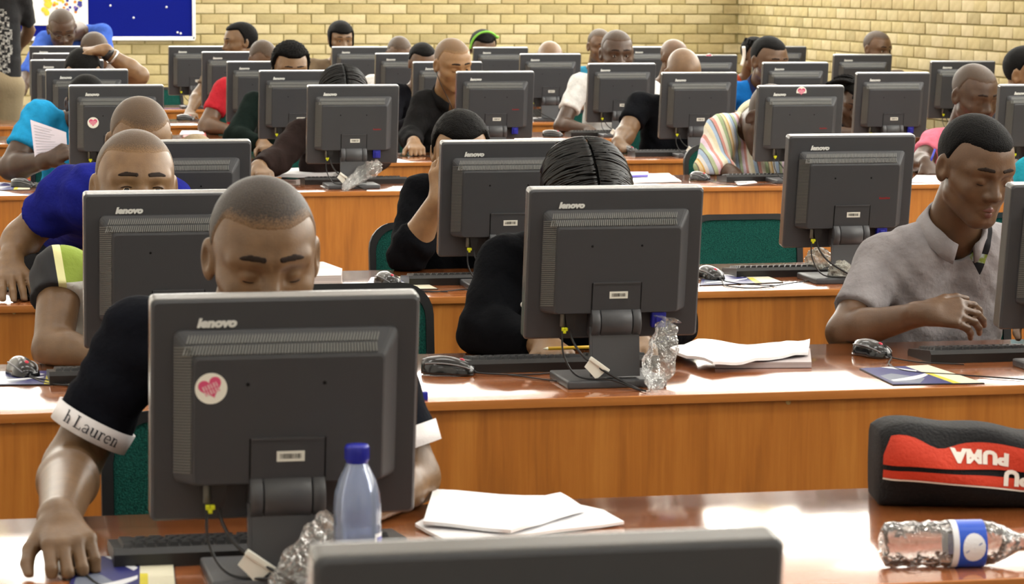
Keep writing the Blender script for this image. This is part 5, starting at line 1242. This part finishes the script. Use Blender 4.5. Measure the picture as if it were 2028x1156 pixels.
def arc(r, a0, a1, z0, z1, mi, n=10):
    vs = [(r*math.cos(R(a0+(a1-a0)*k/n)), r*math.sin(R(a0+(a1-a0)*k/n)), z) for z in (z0, z1) for k in range(n+1)]
    lb.add(vs, [(k, k+1, n+2+k, n+1+k) for k in range(n)], mi, True)
arc(.036, -52, 10, .045, .116, 0); arc(.0363, -46, -14, .052, .11, 1); arc(.0366, -36, -22, .06, .094, 2)
lb.obj('bottle_label', [M_wlab, M_blab, mat('label_violet', '5a4fb0', .4)], t)
b = at_z(1893, 1122, DESK_Z); t = thing('plastic_bottle', 'empty clear plastic bottle with a blue label lying below the red bag', 'bottle', (b.x, b.y, DESK_Z+.038), 0)
Mb = Matrix.Rotation(R(-6), 4, 'Z') @ Matrix.Rotation(R(90), 4, 'Y') @ Matrix.Translation((0, 0, -.122))
o_ = [(.001, .006), (.022, .0), (.034, .006), (.037, .02), (.034, .034), (.0372, .05), (.0345, .065), (.0372, .08), (.035, .095), (.0365, .105), (.0365, .165), (.034, .18), (.026, .2), (.016, .218), (.013, .226), (.013, .246)]
mb = MB(); rings = []
br_ = random.Random(9)
for r_, z_ in o_+[(max(a-.0012, .001), b_) for a, b_ in o_[::-1]]:
    rings.append([tuple(Mb @ Vector(((r_+.0012*math.sin(k*1.9+z_*260))*math.cos(2*math.pi*k/28), (r_+.0012*math.sin(k*1.9+z_*260))*math.sin(2*math.pi*k/28), z_))) for k in range(28)])
mb.loft(rings); mb.obj('bottle_body', M_pet, t)
lb = MB(); lr0 = .0378
def arcb(a0, a1, z0, z1, mi, r, n=20):
    vs = [tuple(Mb @ Vector((r*math.cos(R(a0+(a1-a0)*k/n)), r*math.sin(R(a0+(a1-a0)*k/n)), z))) for z in (z0, z1) for k in range(n+1)]; lb.add(vs, [(k, k+1, n+2+k, n+1+k) for k in range(n)], mi, True)
arcb(0, 360, .118, .163, 1, lr0, 36); arcb(0, 360, .108, .118, 0, lr0, 36)
# white balloon-shaped mark on the label, on the side that faces the camera
pts = [(.0+.024*math.cos(R(a)), .1415+.0185*math.sin(R(a))*(1 if math.sin(R(a)) > -.9 else 1)) for a in range(0, 360, 20)]
cen = R(270); vs = []
for u, z in pts: a = cen+u/lr0; vs.append(tuple(Mb @ Vector(((lr0+.0005)*math.cos(a), (lr0+.0005)*math.sin(a), z))))

vs = []
for q_ in (1, .66, .33, .02):
    for u, z in pts: a = cen+u*q_/lr0; vs.append(tuple(Mb @ Vector(((lr0+.0005)*math.cos(a), (lr0+.0005)*math.sin(a), .1415+(z-.1415)*q_))))
n_ = len(pts); lb.add(vs, [(r_*n_+k, r_*n_+(k+1) % n_, (r_+1)*n_+(k+1) % n_, (r_+1)*n_+k) for r_ in range(3) for k in range(n_)], 0)

a0, a1 = cen-.0012/lr0, cen+.0012/lr0
lb.add([tuple(Mb @ Vector(((lr0+.0009)*math.cos(a), (lr0+.0009)*math.sin(a), z))) for a, z in ((a0+.2, .128), (a1+.2, .128), (a1-.2, .154), (a0-.2, .154))], [(0, 1, 2, 3)], 2)
lb.obj('bottle_label', [M_wlab, mat('label_bright_blue', '1c52c8', .35), mat('label_slate', '7a86b5', .4)], t)
MB().lathe([(.001, .258), (.0155, .258), (.016, .24), (.001, .24)], 24, 0, Mb).obj('bottle_cap', M_bcap, t)
# a second capped bottle lies half hidden behind the large monitor: only its cap and a red label edge show
b = at_z(836, 783, DESK_Z+.01); t = thing('marker_pen', 'blue-capped red marker lying at the desk edge beside the large monitor', 'pen', (b.x, b.y, DESK_Z+.0095))
MB().lathe([(.001, -.1), (.008, -.1), (.009, -.02), (.009, 0), (.001, 0)], 14, 0, Matrix.Rotation(R(-90), 4, 'Y') @ Matrix.Scale(-1, 4)).obj('pen_body', mat('marker_red', '9c2a30', .4), t)
MB().rbox(-.004, .012, -.0095, .0095, -.0095, .0095, .003).obj('pen_cap', M_bcap, t)

# ------------------------------------------------------------------ the red and black sports bag
M_bag = mat('black_canvas', '151517', .8, .25, bump=(150., .4)); M_rbag = mat('red_canvas', 'c8412c', .7, .25, noise=((8, 8, 8), 'b53723', .3, .7), bump=(150., .3)); M_bagw = mat('bag_white', 'e3ddd6', .6)
yb = 4.66; pa = at_y(1737, 1000, yb); pb = at_y(2240, 1000, yb); bx = pa.x; bwid = pb.x-pa.x
t = thing('sports_bag', 'red and black sports bag with white lettering at the right end of the front desk', 'bag', (bx, yb, DESK_Z+.001), R(-11))
def zz(py): return at_y(1880, py, yb).z-DESK_Z
H_ = zz(845)
def bag_pt(u, v):
    """front of the bag: u along it, v up it"""
    x = bwid*u; e = 1-max(0, (.06-u)/.06)**2*.5; bul = math.sin(math.pi*min(max(v, 0), 1))**.6
    sag = .010*math.sin(u*7+.5)+.004*math.sin(u*19)
    return Vector((x, -.05*bul*e-.02+.012*math.sin(u*11+v*5)*bul-.03*(1-v)*(u), max(v*(H_+sag*v), 0.0)))
mb = MB(); nu, nv = 40, 22; rings = []
for j in range(nu+1):
    u = j/nu; f = [bag_pt(u, k/nv) for k in range(nv+1)]; sh = .82+.18*min(1, u/.05)**.5; ring = []
    top = f[-1].z
    for p in f: ring.append((p.x, p.y*sh, p.z*(.3*sh+.7)))
    hz = f[-1].z*(.3*sh+.7)
    for yk, zk in ((.0, 1.01), (.03, 1.01), (.07, 1.0), (.1, .97), (.118, .85), (.124, .5), (.12, .15), (.11, .0)): ring.append((f[0].x, yk, hz*zk))
    rings.append(ring)
mb.loft(rings); mb.obj('bag_body', M_bag, t)
def panel(u0, u1, lo, hi, m, name, lift=.003, n=36, mm=8):
    pb_ = MB(); g = []
    for j in range(n+1):
        u = u0+(u1-u0)*j/n; a, b_ = lo(u), hi(u); g.append([tuple(bag_pt(u, a+(b_-a)*k/mm)+Vector((0, -lift, 0))) for k in range(mm+1)])
    vs = [p for r_ in g for p in r_]; w = mm+1
    pb_.add(vs, [(j*w+k, (j+1)*w+k, (j+1)*w+k+1, j*w+k+1) for j in range(n) for k in range(mm)], 0, True); return pb_.obj(name, m, t)
e = lambda u: .35+.65*math.sqrt(min(1, max(u-.004, 0)/.03))
panel(.004, .99, lambda u: .57-.05*u-.08*u*u, lambda u: .57+(.36-.09*math.exp(-((u-.2)/.07)**2)-.05*min(u/.2, 1)-.06*u)*e(u), M_rbag, 'upper_red_panel')
panel(.006, .99, lambda u: .395+.04*math.sin(min(u*6, 3))-.25*u, lambda u: .50+.035*math.sin(min(u*6, 3))-.17*u, M_rbag, 'lower_red_panel')
panel(.006, .99, lambda u: .372+.04*math.sin(min(u*6, 3))-.25*u, lambda u: .392+.04*math.sin(min(u*6, 3))-.25*u, M_bagw, 'white_piping', .0035, 36, 2)
def bag_text(txt, u, v, size, rot, wx=1.2, bold=.0022):
    vv, f = text_mesh(txt, size, .0003, 0, bold, 1.08, wx); c, s_ = math.cos(rot), math.sin(rot); out = []
    for x, y, z in vv:
        X, Yv = x*c-y*s_, x*s_+y*c; p = bag_pt(u+X/bwid, v+Yv/H_); out.append((p.x, p.y-.0045-z, p.z))
    return MB().add(out, f).obj('lettering', M_bagw, t)
bag_text('PUMA', (at_y(1918, 900, yb).x-bx)/bwid, .70, .028, R(176), 1.3, .0018)
bag_text('PU', (at_y(1985, 945, yb).x-bx)/bwid, .44, .036, R(176), 1.1, .002)

# ------------------------------------------------------------------ black cap on the third row desk
b = at_z(78, 590, DESK_Z); t = thing('cap', 'black baseball cap with a small emblem at the left end of the third desk', 'cap', (b.x, b.y+.05, DESK_Z+.001), R(200))
M_capc = mat('cap_cloth', '141416', .85, .2, bump=(260., .5))
mb = MB(); rings = []
for k in range(9):
    a = R(90*k/8); rings.append([(.083*math.cos(a)**.75*math.cos(2*math.pi*i/24)*1.02+.0001, .1*math.cos(a)**.75*math.sin(2*math.pi*i/24)+.0001*i, .125*math.sin(a)) for i in range(24)])
mb.loft(rings); mb.obj('crown', M_capc, t)
mb = MB(); o1 = [(.08*math.cos(R(a)), .095*math.sin(R(a)), .012) for a in range(20, 161, 10)]; o2 = [(.092*math.cos(R(a)), .06+.11*math.sin(R(a)), .006-.02*0+.012*math.sin(R(a))) for a in range(20, 161, 10)]; n = len(o1)
mb.add([tuple(p) for p in o1+o2]+[(x, y, z+.003) for x, y, z in o1+o2], [(k, k+1, n+k+1, n+k) for k in range(n-1)]+[(2*n+k, 3*n+k, 3*n+k+1, 2*n+k+1) for k in range(n-1)]+[(n+k, n+k+1, 3*n+k+1, 3*n+k) for k in range(n-1)], 0, True); mb.obj('brim', M_capc, t)
mb = MB(); mb.lathe([(.001, .002), (.012, .0), (.014, -.003)], 14, 0, Matrix.Translation((.03, -.089, .06)) @ Matrix.Rotation(R(62), 4, 'X')); mb.obj('emblem', mat('cap_emblem', 'c2452f', .6), t)
MB().lathe([(.0001, .004), (.006, .002), (.007, 0)], 10, 0, Matrix.Translation((0, 0, .125))).obj('button', M_capc, t)

# ------------------------------------------------------------------ twisted plastic wraps and crumpled plastic
def wrap_mat(): return film('thin_plastic_wrap', 'dcdcd6', .16, .75, 70, .9)
def wrap(pts, rad, label, seed, flat=.6):
    pts = smooth_curve(pts, 7); c = sum(pts, Vector())/len(pts); c.z = min(p.z for p in pts); t = thing('plastic_wrap', label, 'plastic wrap', c, 0, 'clear plastic wraps'); r = random.Random(seed); mb = MB(); rings = []; n = 22
    ph = [r.uniform(0, 6.28) for _ in range(6)]
    for i, p in enumerate(pts):
        T = (pts[min(i+1, len(pts)-1)]-pts[max(i-1, 0)]).normalized(); a = T.cross(Vector((0, 1, 0))).normalized(); b_ = T.cross(a); f = i/(len(pts)-1)
        rr = rad(f); ring = []
        for k in range(n):
            th = 2*math.pi*k/n; w = rr*(1+.22*math.sin(3*th+ph[0]+f*4)+.16*math.sin(7*th+ph[1]-f*6)+.12*math.sin(f*30+ph[2]+2*th)); ring.append(tuple(p-c+a*math.cos(th)*w+b_*math.sin(th)*w*flat))
        rings.append(ring)
    mb.loft(rings); mb.obj('film', wrap_mat(), t); return t
y2 = 6.16
wrap([at_y(1320, 632, y2), at_y(1318, 648, y2-.01), at_y(1311, 690, y2-.03), at_y(1298, 740, y2-.05), at_z(1292, 766, DESK_Z+.012)], lambda f: .026*(1.0 if f < .06 else (.45 if f < .16 else .75+.5*math.sin(math.pi*min((f-.16)/.84, 1)))), 'tall twist of clear plastic hanging below the blue plug, second row', 2)
y1 = 4.16
wrap([at_y(668, 1030, y1), at_y(640, 1062, y1-.01), at_y(600, 1110, y1-.02), at_y(562, 1165, y1-.03), at_y(545, 1195, y1-.035)], lambda f: .024*(.6+.5*math.sin(math.pi*(.15+.7*f))), 'long clear plastic wrap slanting beside the water bottle', 5)
y4 = 12.26
wrap([at_y(750, 320, y4), at_y(742, 330, y4-.01), at_y(715, 348, y4-.02), at_z(682, 372, DESK_Z+.016)], lambda f: .026*(.7 if f < .15 else .75+.45*math.sin(math.pi*f)), 'clear plastic wrap slanting below the blue plug in the fourth row', 8)
def crumple(px, py, row_y, rx, rz, label, seed):
    r = random.Random(seed); c = at_z(px, py, DESK_Z); t = thing('crumpled_plastic', label, 'plastic wrap', (c.x, c.y, DESK_Z), 0, 'crumpled plastic'); bm = bmesh.new(); bmesh.ops.create_icosphere(bm, subdivisions=4, radius=1)
    ph = [(r.uniform(2, 6), r.uniform(2, 6), r.uniform(2, 6), r.uniform(0, 6)) for _ in range(7)]
    for v in bm.verts:
        d = 1+sum(.1*abs(math.sin(a*v.co.x+b_*v.co.y+c_*v.co.z+e_)) for a, b_, c_, e_ in ph)-.3; v.co = Vector((v.co.x*d*rx, v.co.y*d*rx*.7, max(v.co.z*d*rz+rz*.9, .0)))
    me = bpy.data.meshes.new('film'); bm.to_mesh(me); bm.free(); me.materials.append(film('cloudy_plastic', 'd8d6c8', .38, .8, 60, 1.0)); link('film', me, t); return t
crumple(1622, 545, 8.2, .04, .043, 'crumpled cloudy plastic left of the third row stand, below the cable', 3)
crumple(1664, 560, 8.2, .034, .036, 'crumpled cloudy plastic beside the grey shirt sleeve', 6)

# ------------------------------------------------------------------ small things on people
W0 = P1; S_, E_, W_, sp = W0['arms'][-1]; bs = W0['base']; bk_ = W0['bk']
ax = unit(E_-S_); tE = .74; cE = S_+(E_-S_)*tE; sa = unit(np.cross(ax, V(0, -1, 0))); fa = np.cross(sa, ax)
if fa[1] > 0: fa = -fa
rad = (.049+(.041-.049)*tE)*bk_*1.12+.012*bk_+.0085
band = MB(); n = 36; rings = []
for off, dr in ((.004, -.003), (.004, .0015), (-.034, .0035), (-.034, -.001)):
    rings.append([tuple(cE+ax*off+(sa*math.sin(2*math.pi*k/n)+fa*math.cos(2*math.pi*k/n))*(rad+dr)-bs) for k in range(n)])
band.loft(rings, 0, False); band.obj('sleeve_band', mat('white_cotton', 'e4e1e2', .8, bump=(60., .2)), W0['root'])
def serif(ch):
    """letters drawn as strokes with small serifs: list of quads in a unit box (x width, lower case height 1)"""
    s = []
    def bar(x0, y0, x1, y1, w):
        d = math.hypot(x1-x0, y1-y0); nx, ny = -(y1-y0)/d*w/2, (x1-x0)/d*w/2; s.append([(x0+nx, y0+ny), (x1+nx, y1+ny), (x1-nx, y1-ny), (x0-nx, y0-ny)])
    def arcs(cx, cy, rx, ry, a0, a1, w, n=8):
        for k in range(n):
            a, b_ = R(a0+(a1-a0)*k/n), R(a0+(a1-a0)*(k+1)/n); bar(cx+rx*math.cos(a), cy+ry*math.sin(a), cx+rx*math.cos(b_), cy+ry*math.sin(b_), w)
    T, t_ = .2, .09
    if ch == 'L': bar(.25, 0, .25, 1.5, T); bar(.02, .045, 1.0, .045, t_); bar(.02, 1.455, .5, 1.455, t_); bar(.97, 0, .97, .35, t_); return s, 1.15
    if ch == 'a': arcs(.42, .68, .3, .28, 0, 160, .1); bar(.7, .72, .7, .1, T); arcs(.4, .27, .28, .24, 60, 320, .12); bar(.66, .06, .9, .06, t_); return s, .98
    if ch == 'u': bar(.22, .95, .22, .3, T); arcs(.47, .3, .26, .26, 180, 345, .11); bar(.78, .98, .78, .04, T); bar(.02, .955, .3, .955, t_); bar(.58, .955, .86, .955, t_); bar(.72, .045, .98, .045, t_); return s, 1.08
    if ch == 'r': bar(.25, 0, .25, .97, T); bar(.04, .045, .5, .045, t_); bar(.04, .95, .3, .95, t_); arcs(.52, .66, .24, .3, 60, 165, .12); bar(.66, .78, .66, .95, .16); return s, .8
    if ch == 'e': arcs(.45, .5, .36, .45, 0, 315, .14, 12); bar(.12, .52, .82, .52, .08); return s, .95
    if ch == 'n': bar(.25, 0, .25, .97, T); bar(.04, .045, .48, .045, t_); bar(.04, .95, .3, .95, t_); arcs(.52, .62, .26, .3, 0, 150, .11); bar(.78, .66, .78, 0, T); bar(.58, .045, .99, .045, t_); return s, 1.08
    if ch == 'h': bar(.25, 0, .25, 1.5, T); bar(.04, .045, .48, .045, t_); bar(.04, 1.46, .3, 1.46, t_); arcs(.52, .62, .26, .3, 0, 150, .11); bar(.78, .66, .78, 0, T); bar(.58, .045, .99, .045, t_); return s, 1.08
    return s, .5
sgn = 1 if sa[0] > 0 else -1
ink = MB(); x = -.0635; sz = .0145
for ch in 'h Lauren':
    qs, adv = serif(ch)
    for qd in qs:
        vs = []
        for a, b_ in qd:
            u = x+a*sz; v = b_*sz*1.05; rr = rad+.0045; vs.append(tuple(cE+ax*(-.006-v)+(sa*math.sin(u/rad)*sgn+fa*math.cos(u/rad))*rr-bs))
        ink.add(vs, [(0, 1, 2, 3)])
    x += adv*sz
ink.obj('band_lettering', mat('navy_ink', '23242e', .7), W0['root'])
# right sleeve band
S2, E2, W2, _ = W0['arms'][1]; ax2 = unit(E2-S2); c2 = S2+(E2-S2)*.74; s2 = unit(np.cross(ax2, V(0, -1, 0))); f2 = np.cross(s2, ax2); band = MB(); rings = []
for off, dr in ((.004, -.003), (.004, .0015), (-.034, .0035), (-.034, -.001)):
    rings.append([tuple(c2+ax2*off+(s2*math.sin(2*math.pi*k/n)+f2*math.cos(2*math.pi*k/n))*(rad-.003+dr)-bs) for k in range(n)])
band.loft(rings, 0, False); band.obj('sleeve_band', MATS['white_cotton'], W0['root'])
# watch, ring, pen, pencil
S_, E_, W_, sp = AH['arms'][1]; ax = unit(E_-W_); cc = W_+ax*.02; s1 = unit(np.cross(ax, V(0, 0, 1))); f1 = np.cross(s1, ax); wt = MB(); rings = []
for off, rr in ((-.014, .03), (-.014, .036), (.014, .037), (.014, .031)): rings.append([tuple(cc+ax*off+(s1*math.sin(2*math.pi*k/20)+f1*math.cos(2*math.pi*k/20))*rr*AH['bk']-AH['base']) for k in range(20)])
wt.loft(rings, 0, False, closed=True); wt.obj('wrist_watch', mat('watch_black', '17171a', .35), AH['root'])
cc = W_+ax*.055; wt = MB(); rings = []
for off, rr in ((-.006, .034), (-.006, .039), (.006, .039), (.006, .034)): rings.append([tuple(cc+ax*off+(s1*math.sin(2*math.pi*k/20)+f1*math.cos(2*math.pi*k/20))*rr*AH['bk']-AH['base']) for k in range(20)])
wt.loft(rings, 0, False, closed=True); wt.obj('bracelet', mat('steel', 'c9c9c6', .25, metal=.8), AH['root'])
b = J(1838, 333, Y[4]-.2); t = thing('pen', 'pen in the hand of the man in pink', 'pen', Vector(b)); MB().tube([(0, 0, 0), (.045, .03, .09)], .0055, 8).obj('pen_body', M_blab, t); MB().lathe([(.0055, 0), (.001, -.014)], 8).obj('pen_tip', M_silver, t)
b = at_z(1085, 690, DESK_Z+.045); e_ = at_z(1200, 686, DESK_Z+.045); t = thing('pencil', 'yellow pencil lying along the back of the black cardigan\'s keyboard', 'pencil', b); MB().tube([(0, 0, 0), tuple(e_-b)], .0045, 6).obj('pencil_body', mat('pencil_yellow', 'c9a01f', .4), t); MB().tube([(0, 0, 0), tuple((e_-b)*-.08)], [.0045, .0008], 6).obj('pencil_tip', M_mc, t)
